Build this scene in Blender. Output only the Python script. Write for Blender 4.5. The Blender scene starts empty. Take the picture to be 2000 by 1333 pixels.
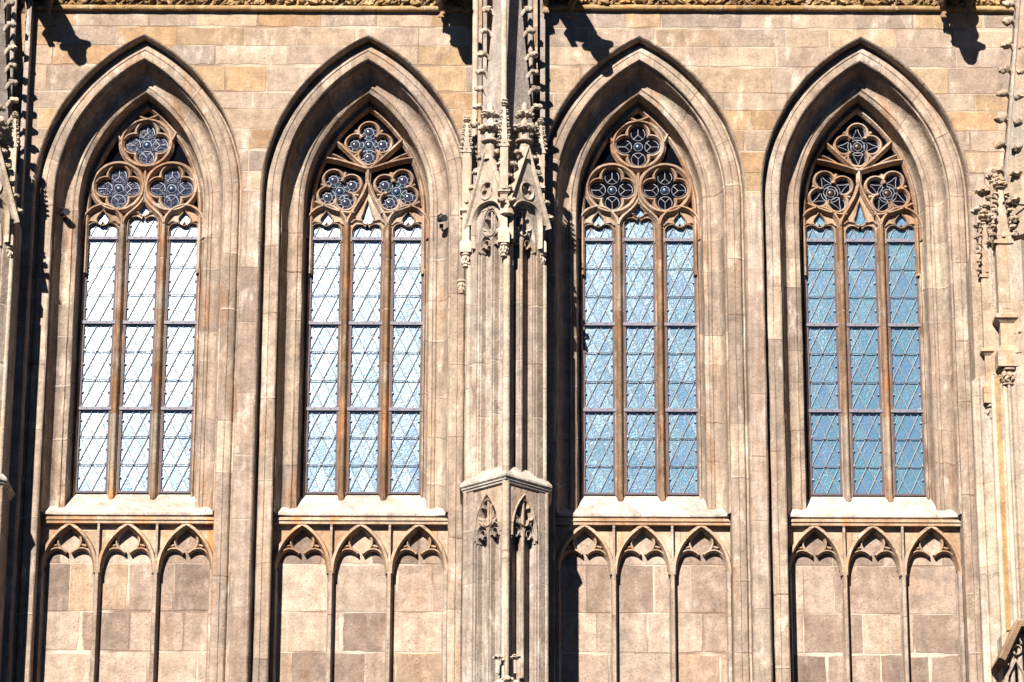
import bpy, bmesh, math, random
from mathutils import Vector, Matrix, noise
from mathutils.geometry import tessellate_polygon
random.seed(7)
R = math.radians
SC = bpy.context.scene

# ------------------------------------------------------------------ camera
PITCH, ROLL, DIST, FPX = R(18.3), 0.0035, 65.0, 6500.0
ZC = 1.7 + DIST * math.sin(PITCH)
CAM = Vector((0.0, -DIST * math.cos(PITCH), 1.7))
_F = Vector((0, math.cos(PITCH), math.sin(PITCH)))
_R0, _U0 = Vector((1, 0, 0)), Vector((0, -math.sin(PITCH), math.cos(PITCH)))
_Rt = _R0 * math.cos(ROLL) + _U0 * math.sin(ROLL)
_Up = -_R0 * math.sin(ROLL) + _U0 * math.cos(ROLL)
cam_d = bpy.data.cameras.new('camera')
cam_d.sensor_width = 36.0
cam_d.lens = FPX / 2000.0 * 36.0
cam_d.clip_start, cam_d.clip_end = 0.5, 2000.0
cam = bpy.data.objects.new('camera', cam_d)
SC.collection.objects.link(cam)
cam.matrix_world = Matrix(((_Rt.x, _Up.x, -_F.x, CAM.x), (_Rt.y, _Up.y, -_F.y, CAM.y),
                           (_Rt.z, _Up.z, -_F.z, CAM.z), (0, 0, 0, 1)))
SC.camera = cam

# ------------------------------------------------------------------ sun, sky, exposure
SUN_DIR = Vector((0.325, 1.0, -0.74)).normalized()        # the way the light travels
sd = bpy.data.lights.new('sun', 'SUN')
sd.energy, sd.angle, sd.color = 5.0, R(0.5), (1.0, 0.955, 0.895)
sun = bpy.data.objects.new('sun', sd)
SC.collection.objects.link(sun)
sun.rotation_euler = SUN_DIR.to_track_quat('-Z', 'Y').to_euler()
W = bpy.data.worlds.new('World')
SC.world = W
W.use_nodes = True
wn = W.node_tree
sky = wn.nodes.new('ShaderNodeTexSky')
sky.sky_type = 'NISHITA'
sky.sun_disc = False
sky.sun_elevation = math.asin(-SUN_DIR.z)
sky.sun_rotation = math.atan2(-SUN_DIR.x, -SUN_DIR.y)
sky.altitude, sky.air_density, sky.dust_density = 6000.0, 0.28, 0.12
bg = wn.nodes['Background']
bg.inputs['Strength'].default_value = 0.05
wn.links.new(sky.outputs[0], bg.inputs['Color'])
SC.view_settings.view_transform = 'Standard'
SC.view_settings.look = 'None'
SC.view_settings.exposure = 1.5
SC.view_settings.gamma = 1.0
SC.cycles.diffuse_bounces = 1

# ------------------------------------------------------------------ photo point -> place
def ray(px, py):
    return (_F * FPX + _Rt * (px - 1000.0) + _Up * (666.5 - py)).normalized()
def P(px, py, Y=0.0):
    d = ray(px, py)
    t = (Y - CAM.y) / d.y
    p = CAM + d * t
    return p.x, p.z

# ------------------------------------------------------------------ node helpers
def nd(nt, typ, ins=None, **props):
    n = nt.nodes.new(typ)
    for k, v in props.items():
        setattr(n, k, v)
    for k, v in (ins or {}).items():
        if isinstance(v, bpy.types.NodeSocket):
            nt.links.new(v, n.inputs[k])
        else:
            n.inputs[k].default_value = v
    return n
def mth(nt, op, a, b=None, c=None, clamp=False):
    ins = {0: a}
    if b is not None: ins[1] = b
    if c is not None: ins[2] = c
    return nd(nt, 'ShaderNodeMath', ins, operation=op, use_clamp=clamp).outputs[0]
def mix(nt, fac, a, b, mode='MIX'):
    n = nt.nodes.new('ShaderNodeMix')
    n.data_type, n.blend_type = 'RGBA', mode
    for s, v in ((n.inputs[0], fac), (n.inputs[6], a), (n.inputs[7], b)):
        if isinstance(v, bpy.types.NodeSocket):
            nt.links.new(v, s)
        else:
            s.default_value = (*v, 1.0) if isinstance(v, tuple) and len(v) == 3 else v
    return n.outputs[2]
def remap(nt, v, a, b, c=0.0, d=1.0, smooth=True):
    n = nd(nt, 'ShaderNodeMapRange', {0: v, 1: a, 2: b, 3: c, 4: d})
    if smooth: n.interpolation_type = 'SMOOTHSTEP'
    return n.outputs[0]
def ramp(nt, fac, stops):
    n = nt.nodes.new('ShaderNodeValToRGB')
    e = n.color_ramp.elements
    while len(e) < len(stops): e.new(0.5)
    for el, (p, c) in zip(e, stops):
        el.position, el.color = p, (*c, 1.0)
    nt.links.new(fac, n.inputs[0])
    return n.outputs[0]
def noi(nt, vec, scale, detail=4.0, rough=0.55, dim='3D', w=None):
    ins = {'Scale': scale, 'Detail': detail, 'Roughness': rough}
    if dim == '1D': ins['W'] = w
    else: ins['Vector'] = vec
    return nd(nt, 'ShaderNodeTexNoise', ins, noise_dimensions=dim).outputs[0]
def new_mat(name):
    m = bpy.data.materials.new(name)
    m.use_nodes = True
    nt = m.node_tree
    return m, nt, nt.nodes['Principled BSDF']

def stone(name, palette, bw=1.1, bh=0.62, uv=False, mortar=0.012, mcol=(0.36, 0.30, 0.235), stain=(0.18, 0.135, 0.105),
          stain_amt=0.5, rust=(0.22, 0.10, 0.035), rust_amt=0.25, streak=0.35, pits=0.5, bump=0.75, white=0.45, seed=0.0, rough=0.9, tone=1.0):
    m, nt, bs = new_mat(name)
    geo = nd(nt, 'ShaderNodeNewGeometry')
    pos = geo.outputs['Position']
    sep = nd(nt, 'ShaderNodeSeparateXYZ', {0: pos}).outputs
    if uv:
        s2 = nd(nt, 'ShaderNodeSeparateXYZ', {0: nd(nt, 'ShaderNodeUVMap').outputs[0]}).outputs
        U, V = s2[0], mth(nt, 'ADD', s2[1], seed)
        oi = nd(nt, 'ShaderNodeObjectInfo').outputs['Random']
        V = mth(nt, 'ADD', V, mth(nt, 'MULTIPLY', oi, 13.0))
    else:
        U = mth(nt, 'ADD', sep[0], mth(nt, 'MULTIPLY', sep[1], 0.8))
        V = mth(nt, 'ADD', sep[2], seed)
    wob = noi(nt, pos, 3.0, 2.0)
    nz = noi(nt, None, 0.9, 1.0, dim='1D', w=V)
    v = mth(nt, 'ADD', V, mth(nt, 'MULTIPLY', mth(nt, 'SUBTRACT', nz, 0.5), bh * 0.9))
    v = mth(nt, 'ADD', v, mth(nt, 'MULTIPLY', mth(nt, 'SUBTRACT', wob, 0.5), 0.03))
    vs = mth(nt, 'DIVIDE', v, bh)
    row, fv = mth(nt, 'FLOOR', vs), mth(nt, 'FRACT', vs)
    rr = nd(nt, 'ShaderNodeTexWhiteNoise', {'W': row}, noise_dimensions='1D').outputs[0]
    u = mth(nt, 'ADD', U, mth(nt, 'MULTIPLY', rr, 7.31))
    nu = noi(nt, None, 0.8 / bw, 1.0, dim='1D', w=mth(nt, 'ADD', u, mth(nt, 'MULTIPLY', row, 17.3)))
    u = mth(nt, 'ADD', u, mth(nt, 'MULTIPLY', mth(nt, 'SUBTRACT', nu, 0.5), bw * 0.9))
    us = mth(nt, 'DIVIDE', u, bw)
    col, fu = mth(nt, 'FLOOR', us), mth(nt, 'FRACT', us)
    cell = nd(nt, 'ShaderNodeCombineXYZ', {0: col, 1: row, 2: 0.0}).outputs[0]
    rnd = nd(nt, 'ShaderNodeSeparateColor', {0: nd(nt, 'ShaderNodeTexWhiteNoise', {'Vector': cell}, noise_dimensions='3D').outputs[1]}).outputs
    du = mth(nt, 'MULTIPLY', mth(nt, 'MINIMUM', fu, mth(nt, 'SUBTRACT', 1.0, fu)), bw)
    dv = mth(nt, 'MULTIPLY', mth(nt, 'MINIMUM', fv, mth(nt, 'SUBTRACT', 1.0, fv)), bh)
    e = mth(nt, 'MINIMUM', du, dv)
    fine = noi(nt, pos, 22.0, 5.0, 0.65)
    e = mth(nt, 'ADD', e, mth(nt, 'MULTIPLY', mth(nt, 'SUBTRACT', fine, 0.5), 0.022))
    wide = remap(nt, noi(nt, pos, 1.1, 2.0), 0.45, 0.7, mortar, mortar * 3.2)
    mask = remap(nt, mth(nt, 'DIVIDE', e, wide), 0.55, 1.1, 1.0, 0.0)
    c = ramp(nt, rnd[0], palette)
    val = remap(nt, rnd[1], 0.0, 1.0, 0.52 * tone, 0.70 * tone, False)
    c = mix(nt, 1.0, c, nd(nt, 'ShaderNodeCombineColor', {0: val, 1: val, 2: val}).outputs[0], 'MULTIPLY')
    # weather: broad patina, vertical streaks, rust, limewash bloom, grain
    broad = noi(nt, pos, 0.75, 8.0, 0.68)
    c = mix(nt, mth(nt, 'MULTIPLY', remap(nt, broad, 0.49, 0.62), stain_amt), c, stain)
    st = nd(nt, 'ShaderNodeMapping', {'Vector': pos, 'Scale': (4.5, 4.5, 0.42)}).outputs[0]
    sv = noi(nt, st, 1.6, 6.0, 0.66)
    c = mix(nt, mth(nt, 'MULTIPLY', remap(nt, sv, 0.51, 0.66), streak), c, stain)
    st2 = nd(nt, 'ShaderNodeMapping', {'Vector': pos, 'Scale': (3.0, 3.0, 0.5), 'Location': (9.0, 3.0, 5.0)}).outputs[0]
    c = mix(nt, mth(nt, 'MULTIPLY', remap(nt, noi(nt, st2, 1.0, 5.0, 0.6), 0.52, 0.74), rust_amt), c, rust)
    st3 = nd(nt, 'ShaderNodeMapping', {'Vector': pos, 'Scale': (2.2, 2.2, 0.9), 'Location': (2.0, 7.0, 1.0)}).outputs[0]
    c = mix(nt, mth(nt, 'MULTIPLY', remap(nt, noi(nt, st3, 1.3, 7.0, 0.68), 0.53, 0.68), white * 0.65), c, (0.62, 0.56, 0.48))
    g = remap(nt, fine, 0.28, 0.72, 0.80, 1.2, False)
    gf = remap(nt, noi(nt, pos, 70.0, 3.0, 0.7), 0.25, 0.75, 0.84, 1.16, False)
    g = mth(nt, 'MULTIPLY', g, gf)
    g = mth(nt, 'MULTIPLY', g, remap(nt, noi(nt, pos, 3.2, 6.0, 0.68), 0.3, 0.7, 0.68, 1.32, False))
    g = mth(nt, 'MULTIPLY', g, remap(nt, noi(nt, nd(nt, 'ShaderNodeMapping', {'Vector': pos, 'Scale': (9.0, 9.0, 0.5)}).outputs[0], 1.0, 4.0, 0.6), 0.3, 0.7, 1.0 - 0.45 * streak, 1.0 + 0.3 * streak, False))
    c = mix(nt, 1.0, c, nd(nt, 'ShaderNodeCombineColor', {0: g, 1: g, 2: g}).outputs[0], 'MULTIPLY')
    pv = noi(nt, pos, 34.0, 2.0, 0.5)
    pit = mth(nt, 'MULTIPLY', remap(nt, pv, 0.66, 0.74), remap(nt, noi(nt, pos, 1.6, 2.0), 0.42, 0.6))
    pit = mth(nt, 'MULTIPLY', pit, pits)
    c = mix(nt, pit, c, (0.06, 0.035, 0.022))
    mc = mix(nt, remap(nt, noi(nt, pos, 0.9, 2.0), 0.40, 0.58), (0.15, 0.10, 0.07), mcol)
    c = mix(nt, mth(nt, 'MULTIPLY', mask, 0.7), c, mc)
    c = mix(nt, 1.0, c, (1.05, 0.99, 0.945), 'MULTIPLY')
    nt.links.new(c, bs.inputs['Base Color'])
    bs.inputs['Roughness'].default_value = rough
    bs.inputs['Specular IOR Level'].default_value = 0.2
    h = mth(nt, 'MULTIPLY', fine, 0.6)
    h = mth(nt, 'ADD', h, mth(nt, 'MULTIPLY', noi(nt, pos, 6.0, 4.0), 0.8))
    h = mth(nt, 'SUBTRACT', h, mth(nt, 'MULTIPLY', mask, 0.5))
    h = mth(nt, 'SUBTRACT', h, pit)
    h = mth(nt, 'ADD', h, mth(nt, 'MULTIPLY', rnd[2], 0.3))
    b = nd(nt, 'ShaderNodeBump', {'Strength': bump, 'Distance': 0.03, 'Height': h})
    nt.links.new(b.outputs[0], bs.inputs['Normal'])
    return m

CREAM, OCHRE, GREY, BROWN, PINK, PALE = (0.43, 0.335, 0.255), (0.40, 0.27, 0.16), (0.33, 0.265, 0.22), (0.24, 0.145, 0.085), (0.40, 0.29, 0.22), (0.50, 0.43, 0.35)
M = {}
M['wall'] = stone('ashlar_stone', [(0.0, GREY), (0.22, (0.37, 0.29, 0.225)), (0.45, CREAM), (0.7, (0.42, 0.32, 0.225)), (0.9, (0.41, 0.29, 0.17)), (1.0, (0.42, 0.27, 0.15))], 1.2, 0.45, stain_amt=0.45, rust_amt=0.15, streak=0.2, pits=0.25)
M['jamb'] = stone('jamb_stone', [(0.0, (0.31, 0.25, 0.205)), (0.35, (0.38, 0.30, 0.23)), (0.7, CREAM), (1.0, (0.46, 0.38, 0.29))], 40.0, 0.95, uv=True, stain_amt=0.5, rust_amt=0.6, streak=0.5, mortar=0.008, pits=0.4, white=0.5)
M['strip'] = stone('pier_strip_stone', [(0.0, (0.27, 0.22, 0.18)), (0.4, (0.38, 0.29, 0.23)), (1.0, (0.45, 0.37, 0.30))], 40.0, 1.4, stain_amt=0.5, rust_amt=0.35, streak=0.6, mortar=0.008, pits=0.9, white=0.5)
M['tracery'] = stone('tracery_stone', [(0.0, (0.38, 0.25, 0.16)), (0.5, (0.44, 0.32, 0.225)), (1.0, (0.52, 0.42, 0.33))], 0.9, 0.8, stain=(0.12, 0.068, 0.042), stain_amt=0.75, rust=(0.27, 0.115, 0.045), rust_amt=0.85, streak=0.4, pits=0.2, white=0.5, mortar=0.005)
M['mullion'] = stone('mullion_stone', [(0.0, (0.30, 0.18, 0.10)), (0.5, (0.38, 0.26, 0.17)), (1.0, (0.44, 0.36, 0.28))], 3.0, 1.1, stain=(0.10, 0.055, 0.03), stain_amt=0.6, rust=(0.34, 0.13, 0.035), rust_amt=1.0, streak=0.6, pits=0.2, white=0.35, mortar=0.005, tone=0.78)
M['panel'] = stone('panel_stone', [(0.0, (0.235, 0.175, 0.14)), (0.25, (0.33, 0.25, 0.195)), (0.5, (0.43, 0.33, 0.26)), (0.8, (0.46, 0.37, 0.29)), (1.0, (0.42, 0.30, 0.20))], 1.0, 0.88, mcol=(0.46, 0.38, 0.31), stain_amt=0.4, rust_amt=0.35, streak=0.25, pits=1.0, white=0.25, mortar=0.013, seed=3.3)
M['arcade'] = stone('arcade_stone', [(0.0, (0.42, 0.27, 0.165)), (0.5, (0.46, 0.335, 0.225)), (1.0, (0.50, 0.39, 0.29))], 1.6, 1.4, stain=(0.16, 0.09, 0.05), stain_amt=0.4, rust=(0.36, 0.15, 0.05), rust_amt=1.0, streak=0.2, pits=0.3, white=0.35, mortar=0.006)
M['sill'] = stone('sill_stone', [(0.0, (0.50, 0.455, 0.40)), (1.0, (0.58, 0.53, 0.475))], 1.1, 5.0, stain=(0.30, 0.25, 0.20), stain_amt=0.6, rust_amt=0.15, streak=0.2, pits=1.0, white=0.5, mortar=0.006)
M['pier'] = stone('buttress_stone', [(0.0, (0.30, 0.24, 0.19)), (0.4, (0.42, 0.35, 0.29)), (0.75, (0.48, 0.42, 0.36)), (1.0, (0.44, 0.33, 0.24))], 1.1, 1.15, stain_amt=0.4, rust_amt=0.22, streak=0.55, pits=0.5, white=0.6, mortar=0.007, seed=1.7)
M['pale'] = stone('pale_carved_stone', [(0.0, (0.50, 0.42, 0.33)), (0.6, (0.55, 0.48, 0.40)), (1.0, (0.53, 0.44, 0.33))], 2.0, 1.6, stain=(0.24, 0.18, 0.13), stain_amt=0.3, rust=(0.40, 0.22, 0.08), rust_amt=0.35, streak=0.2, pits=0.15, white=0.4, mortar=0.004)
M['warm'] = stone('warm_carved_stone', [(0.0, (0.44, 0.33, 0.23)), (0.6, (0.48, 0.385, 0.29)), (1.0, (0.46, 0.40, 0.33))], 2.0, 1.6, stain=(0.22, 0.15, 0.09), stain_amt=0.4, rust=(0.40, 0.22, 0.08), rust_amt=0.4, streak=0.3, pits=0.3, white=0.4, mortar=0.004)
M['shaft'] = stone('cream_shaft_stone', [(0.0, (0.54, 0.44, 0.33)), (1.0, (0.58, 0.48, 0.37))], 3.0, 2.2, stain_amt=0.1, rust_amt=0.1, streak=0.15, pits=0.1, white=0.2, mortar=0.005, bump=0.25)
M['spire'] = stone('grey_spire_stone', [(0.0, (0.33, 0.29, 0.26)), (1.0, (0.42, 0.37, 0.33))], 2.0, 1.5, stain_amt=0.2, rust_amt=0.12, streak=0.25, pits=0.1, white=0.3, mortar=0.004)
M['gold'] = stone('golden_cornice_stone', [(0.0, (0.40, 0.25, 0.10)), (0.5, (0.46, 0.31, 0.15)), (1.0, (0.50, 0.37, 0.21))], 1.6, 3.0, stain=(0.14, 0.08, 0.03), stain_amt=0.55, rust=(0.36, 0.17, 0.05), rust_amt=0.45, streak=0.2, pits=0.6, white=0.25)
M['beast'] = stone('gargoyle_stone', [(0.0, (0.30, 0.19, 0.11)), (1.0, (0.36, 0.26, 0.17))], 9.0, 9.0, stain=(0.08, 0.045, 0.03), stain_amt=0.8, rust_amt=0.4, streak=0.3, pits=0.4, white=0.1)

def glass(name, base, rough, seed, refl=0.19, bump=0.25, tilt=0.022, gcol=(0.86, 0.93, 1.0, 1.0)):
    m, nt, bs = new_mat(name)
    pos = nd(nt, 'ShaderNodeNewGeometry').outputs['Position']
    mp = nd(nt, 'ShaderNodeMapping', {'Vector': pos, 'Location': (seed, seed * 2, 0)}).outputs[0]
    f = noi(nt, mp, 34.0, 3.0, 0.7)
    lo = noi(nt, mp, 1.5, 3.0)
    # each quarry of the lattice has its own tint: cells along both diagonals
    s = nd(nt, 'ShaderNodeSeparateXYZ', {0: nd(nt, 'ShaderNodeUVMap').outputs[0]}).outputs
    a = mth(nt, 'FLOOR', mth(nt, 'ADD', s[0], s[1])); b = mth(nt, 'FLOOR', mth(nt, 'SUBTRACT', s[0], s[1]))
    q = nd(nt, 'ShaderNodeTexWhiteNoise', {'Vector': nd(nt, 'ShaderNodeCombineXYZ', {0: a, 1: b, 2: seed}).outputs[0]}).outputs
    dark = tuple(x * 0.55 for x in base); lite = (min(1, base[0] * 1.7), base[1] * 1.45, base[2] * 1.35)
    c = mix(nt, remap(nt, f, 0.3, 0.7), dark, lite)
    c = mix(nt, mth(nt, 'MULTIPLY', q[0], 0.7), c, (base[0] * 1.7, base[1] * 0.98, base[2] * 1.2))
    c = mix(nt, mth(nt, 'MULTIPLY', remap(nt, lo, 0.45, 0.7), 0.4), c, (base[0] * 0.8, base[1] * 1.1, base[2] * 0.85))
    h = mth(nt, 'ADD', f, mth(nt, 'MULTIPLY', noi(nt, mp, 14.0, 2.0), 0.9))
    tl = nd(nt, 'ShaderNodeVectorMath', {0: q[1], 1: (0.5, 0.5, 0.5)}, operation='SUBTRACT').outputs[0]
    tl = nd(nt, 'ShaderNodeVectorMath', {0: tl, 3: tilt}, operation='SCALE').outputs[0]
    nv = nd(nt, 'ShaderNodeVectorMath', {0: nd(nt, 'ShaderNodeNewGeometry').outputs['Normal'], 1: tl}, operation='ADD').outputs[0]
    nv = nd(nt, 'ShaderNodeVectorMath', {0: nv}, operation='NORMALIZE').outputs[0]
    bp = nd(nt, 'ShaderNodeBump', {'Strength': bump, 'Distance': 0.01, 'Height': h, 'Normal': nv}).outputs[0]
    df = nd(nt, 'ShaderNodeBsdfDiffuse', {'Color': c, 'Normal': bp}).outputs[0]
    gl = nd(nt, 'ShaderNodeBsdfGlossy', {'Color': gcol, 'Roughness': rough, 'Normal': bp}, distribution='BECKMANN').outputs[0]
    mx = nd(nt, 'ShaderNodeMixShader', {0: refl, 1: df, 2: gl}).outputs[0]
    nt.links.new(mx, nt.nodes['Material Output'].inputs['Surface'])
    nt.nodes.remove(bs)
    return m
GB = (0.038, 0.120, 0.170)
for i in range(4):
    M['glass%d' % i] = glass('hammered_glass_%s' % 'abcd'[i], GB, 0.32, 3.7 * i)
M['foilglass'] = glass('dark_foil_glass', (0.0022, 0.0028, 0.004), 0.12, 5.0, 0.010, 0.08, 0.02, (0.7, 0.9, 0.95, 1.0))
M['bluefoil'] = glass('violet_foil_glass', (0.006, 0.009, 0.022), 0.2, 9.0, 0.015, 0.35)
M['tealglass'] = glass('teal_foil_glass', (0.010, 0.030, 0.032), 0.2, 2.0, 0.015, 0.2)
M['roundel'] = glass('pale_roundel_glass', (0.020, 0.026, 0.042), 0.15, 8.0, 0.02, 0.1)
def simple(name, colr, rough, metal=0.0, spec=0.5):
    m, nt, bs = new_mat(name)
    pos = nd(nt, 'ShaderNodeNewGeometry').outputs['Position']
    f = remap(nt, noi(nt, pos, 14.0, 4.0), 0.25, 0.75, 0.75, 1.25, False)
    c = mix(nt, 1.0, colr, nd(nt, 'ShaderNodeCombineColor', {0: f, 1: f, 2: f}).outputs[0], 'MULTIPLY')
    nt.links.new(c, bs.inputs['Base Color'])
    bs.inputs['Roughness'].default_value, bs.inputs['Metallic'].default_value = rough, metal
    bs.inputs['Specular IOR Level'].default_value = spec
    return m
M['lead'] = simple('lead_came', (0.17, 0.17, 0.175), 0.45, 0.0, 0.7)
M['foillead'] = simple('grey_foil_came', (0.17, 0.17, 0.19), 0.5, 0.3)
M['brownbead'] = simple('brown_bead', (0.03, 0.014, 0.008), 0.35, 0.0, 0.3)
M['iron'] = simple('saddle_iron', (0.105, 0.095, 0.115), 0.6, 0.2)
M['frame'] = simple('dark_frame', (0.055, 0.035, 0.04), 0.7)
M['black'] = simple('black_fixture', (0.012, 0.012, 0.013), 0.5)
M['bead'] = simple('blue_bead', (0.010, 0.022, 0.048), 0.3, 0.0, 0.35)

# ------------------------------------------------------------------ object helpers
COL = SC.collection
def thing(name, label, cat, loc=(0, 0, 0), group=None):
    o = bpy.data.objects.new(name, None)
    o.empty_display_size = 0.3
    COL.objects.link(o)
    o.location = loc
    o['label'], o['category'], o['kind'] = label, cat, 'thing'
    if group: o['group'] = group
    return o
def origin(o):
    v = Vector((0, 0, 0))
    while o:
        v += o.location
        o = o.parent
    return v
def ident(a, d, z):
    return Vector((a, d, z))
class MB:
    def __init__(s, fr=ident):
        s.v, s.f, s.uv, s.fr = [], [], {}, fr
    def add(s, verts, faces, uvs=None):
        b = len(s.v)
        s.v += [s.fr(*p) for p in verts]
        for i, f in enumerate(faces):
            if uvs: s.uv[len(s.f)] = uvs[i]
            s.f.append(tuple(b + k for k in f))
    def box(s, a0, a1, d0, d1, z0, z1):
        s.add([(a0, d0, z0), (a1, d0, z0), (a1, d1, z0), (a0, d1, z0), (a0, d0, z1), (a1, d0, z1), (a1, d1, z1), (a0, d1, z1)],
              [(0, 3, 2, 1), (4, 5, 6, 7), (0, 1, 5, 4), (1, 2, 6, 5), (2, 3, 7, 6), (3, 0, 4, 7)])
    def prism(s, poly, z0, z1, poly2=None, cap=True):
        n = len(poly); q = poly2 or poly
        s.add([(a, d, z0) for a, d in poly] + [(a, d, z1) for a, d in q],
              [(i, (i + 1) % n, n + (i + 1) % n, n + i) for i in range(n)] + ([tuple(range(n))[::-1], tuple(range(n, 2 * n))] if cap else []))
    def plate(s, outer, holes, d0, d1):
        loops = [outer] + holes
        tri = tessellate_polygon([[Vector((a, z, 0)) for a, z in l] for l in loops])
        flat = [p for l in loops for p in l]
        n = len(flat)
        vs = [(a, d0, z) for a, z in flat] + [(a, d1, z) for a, z in flat]
        fs = [tuple(t) for t in tri]
        k = 0
        for l in loops:
            m = len(l)
            fs += [(k + i, k + (i + 1) % m, n + k + (i + 1) % m, n + k + i) for i in range(m)]
            k += m
        s.add(vs, fs)
    def sweep(s, pts, prof, closed=False):
        # pts: (a, z) polyline; prof: (offset, depth) section
        n = len(pts); m = len(prof); vs = []; L = 0.0; Ls = []
        for i, (a, z) in enumerate(pts):
            p0 = pts[i - 1] if (i > 0 or closed) else None
            p1 = pts[(i + 1) % n] if (i < n - 1 or closed) else None
            def nrm(p, q):
                dx, dz = q[0] - p[0], q[1] - p[1]
                l = math.hypot(dx, dz) or 1e-9
                return (-dz / l, dx / l), l
            if p0 and p1:
                n0, l0 = nrm(p0, (a, z)); n1, _ = nrm((a, z), p1)
                nx, nz = n0[0] + n1[0], n0[1] + n1[1]
                l = nx * nx + nz * nz
                k = min(2.0 / max(l, 1e-6), 1.6)
                nx, nz = nx * k, nz * k
                L += l0 if i else 0
            elif p1: (nx, nz), _ = nrm((a, z), p1)
            else:
                (nx, nz), l0 = nrm(p0, (a, z)); L += l0
            Ls.append(L)
            vs += [(a + nx * o, d, z + nz * o) for o, d in prof]
        fs = []; us = []
        for i in range(n if closed else n - 1):
            j = (i + 1) % n
            for k in range(m - 1):
                fs.append((i * m + k, i * m + k + 1, j * m + k + 1, j * m + k))
                lj = Ls[j] if j else Ls[i] + 0.1
                us.append(((k * .1, Ls[i]), (k * .1 + .1, Ls[i]), (k * .1 + .1, lj), (k * .1, lj)))
        if not closed:
            fs += [tuple(range(m)), tuple(range((n - 1) * m, n * m))]
            us += [tuple((0, 0) for _ in range(m))] * 2
        s.add(vs, fs, us)
    def plan_sweep(s, pts, prof):
        # pts: (a, d) plan polyline, prof: (outward offset, z); outward is to the right of travel
        n = len(pts); m = len(prof); vs = []
        for i, (a, d) in enumerate(pts):
            ns = []
            for p, q in ((pts[i - 1], pts[i]) if i else (None, None), (pts[i], pts[i + 1]) if i < n - 1 else (None, None)):
                if p:
                    dx, dd = q[0] - p[0], q[1] - p[1]; l = math.hypot(dx, dd)
                    ns.append((dd / l, -dx / l))
            if len(ns) == 2:
                nx, nd_ = ns[0][0] + ns[1][0], ns[0][1] + ns[1][1]
                k = 2.0 / (nx * nx + nd_ * nd_)
                nx, nd_ = nx * k, nd_ * k
            else: nx, nd_ = ns[0]
            vs += [(a + nx * o, d + nd_ * o, z) for o, z in prof]
        fs = [(i * m + k, i * m + k + 1, (i + 1) * m + k + 1, (i + 1) * m + k) for i in range(n - 1) for k in range(m - 1)]
        fs += [tuple(range(m)), tuple(range((n - 1) * m, n * m))]
        s.add(vs, fs)
    def lathe(s, prof, cx, cy, n=12, ph=0.0):
        # prof: (radius, z)
        m = len(prof); vs = []
        for r, z in prof:
            vs += [(cx + r * math.cos(ph + 2 * math.pi * i / n), cy + r * math.sin(ph + 2 * math.pi * i / n), z) for i in range(n)]
        fs = [(k * n + i, k * n + (i + 1) % n, (k + 1) * n + (i + 1) % n, (k + 1) * n + i) for k in range(m - 1) for i in range(n)]
        fs += [tuple(range(n))[::-1], tuple(range((m - 1) * n, m * n))]
        s.add(vs, fs)
    def tube(s, pts, r, n=6):
        vs = []; m = len(pts)
        for i, p in enumerate(pts):
            p = Vector(p)
            t = (Vector(pts[min(i + 1, m - 1)]) - Vector(pts[max(i - 1, 0)])).normalized()
            a = t.cross(Vector((0, 0, 1)) if abs(t.z) < 0.9 else Vector((1, 0, 0))).normalized(); b = t.cross(a)
            rr = r[i] if isinstance(r, (list, tuple)) else r
            vs += [tuple(p + (a * math.cos(2 * math.pi * k / n) + b * math.sin(2 * math.pi * k / n)) * rr) for k in range(n)]
        fs = [(i * n + k, i * n + (k + 1) % n, (i + 1) * n + (k + 1) % n, (i + 1) * n + k) for i in range(m - 1) for k in range(n)]
        fs += [tuple(range(n))[::-1], tuple(range((m - 1) * n, m * n))]
        s.add(vs, fs)
    def blob(s, c, rad, sub=1, lump=0.25, rot=None):
        V0, F0 = ICO[sub]
        sd_ = Vector((random.uniform(-50, 50), random.uniform(-50, 50), random.uniform(-50, 50)))
        rx, ry, rz = rad if isinstance(rad, (tuple, list)) else (rad, rad, rad)
        vs = []
        for p in V0:
            k = 1.0 + lump * 2.0 * noise.noise(p * 1.9 + sd_)
            q = Vector((p.x * rx * k, p.y * ry * k, p.z * rz * k))
            if rot: q = rot @ q
            vs.append((c[0] + q.x, c[1] + q.y, c[2] + q.z))
        s.add(vs, F0)
    def build(s, name, mat, parent=None, smooth=35, bevel=0.0, clean=True):
        me = bpy.data.meshes.new(name)
        o_ = origin(parent) if parent else Vector((0, 0, 0))
        me.from_pydata([tuple(p - o_) for p in s.v], [], s.f)
        if s.uv:
            lay = me.uv_layers.new(name='UVMap')
            for fi, uvs in s.uv.items():
                pl = me.polygons[fi]
                for li, u in zip(pl.loop_indices, uvs):
                    lay.data[li].uv = u
        me.validate()
        bm = bmesh.new(); bm.from_mesh(me)
        if clean: bmesh.ops.remove_doubles(bm, verts=bm.verts, dist=1e-5)
        bmesh.ops.recalc_face_normals(bm, faces=bm.faces)
        bm.to_mesh(me); bm.free()
        if smooth:
            me.shade_smooth(); me.set_sharp_from_angle(angle=R(smooth))
        me.materials.append(mat)
        o = bpy.data.objects.new(name, me)
        COL.objects.link(o)
        if parent: o.parent = parent
        if bevel:
            b = o.modifiers.new('bevel', 'BEVEL'); b.width = bevel; b.segments = 2; b.limit_method = 'ANGLE'; b.angle_limit = R(40)
        return o
ICO = {}
for _s in (1, 2, 3):
    _b = bmesh.new(); bmesh.ops.create_icosphere(_b, subdivisions=_s, radius=1.0)
    _b.verts.ensure_lookup_table()
    ICO[_s] = ([v.co.copy() for v in _b.verts], [tuple(v.index for v in f.verts) for f in _b.faces])
    _b.free()

def copy_tree(o, parent=None):
    c = o.copy(); COL.objects.link(c)
    if parent: c.parent = parent
    for ch in list(o.children): copy_tree(ch, c)
    return c

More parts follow.
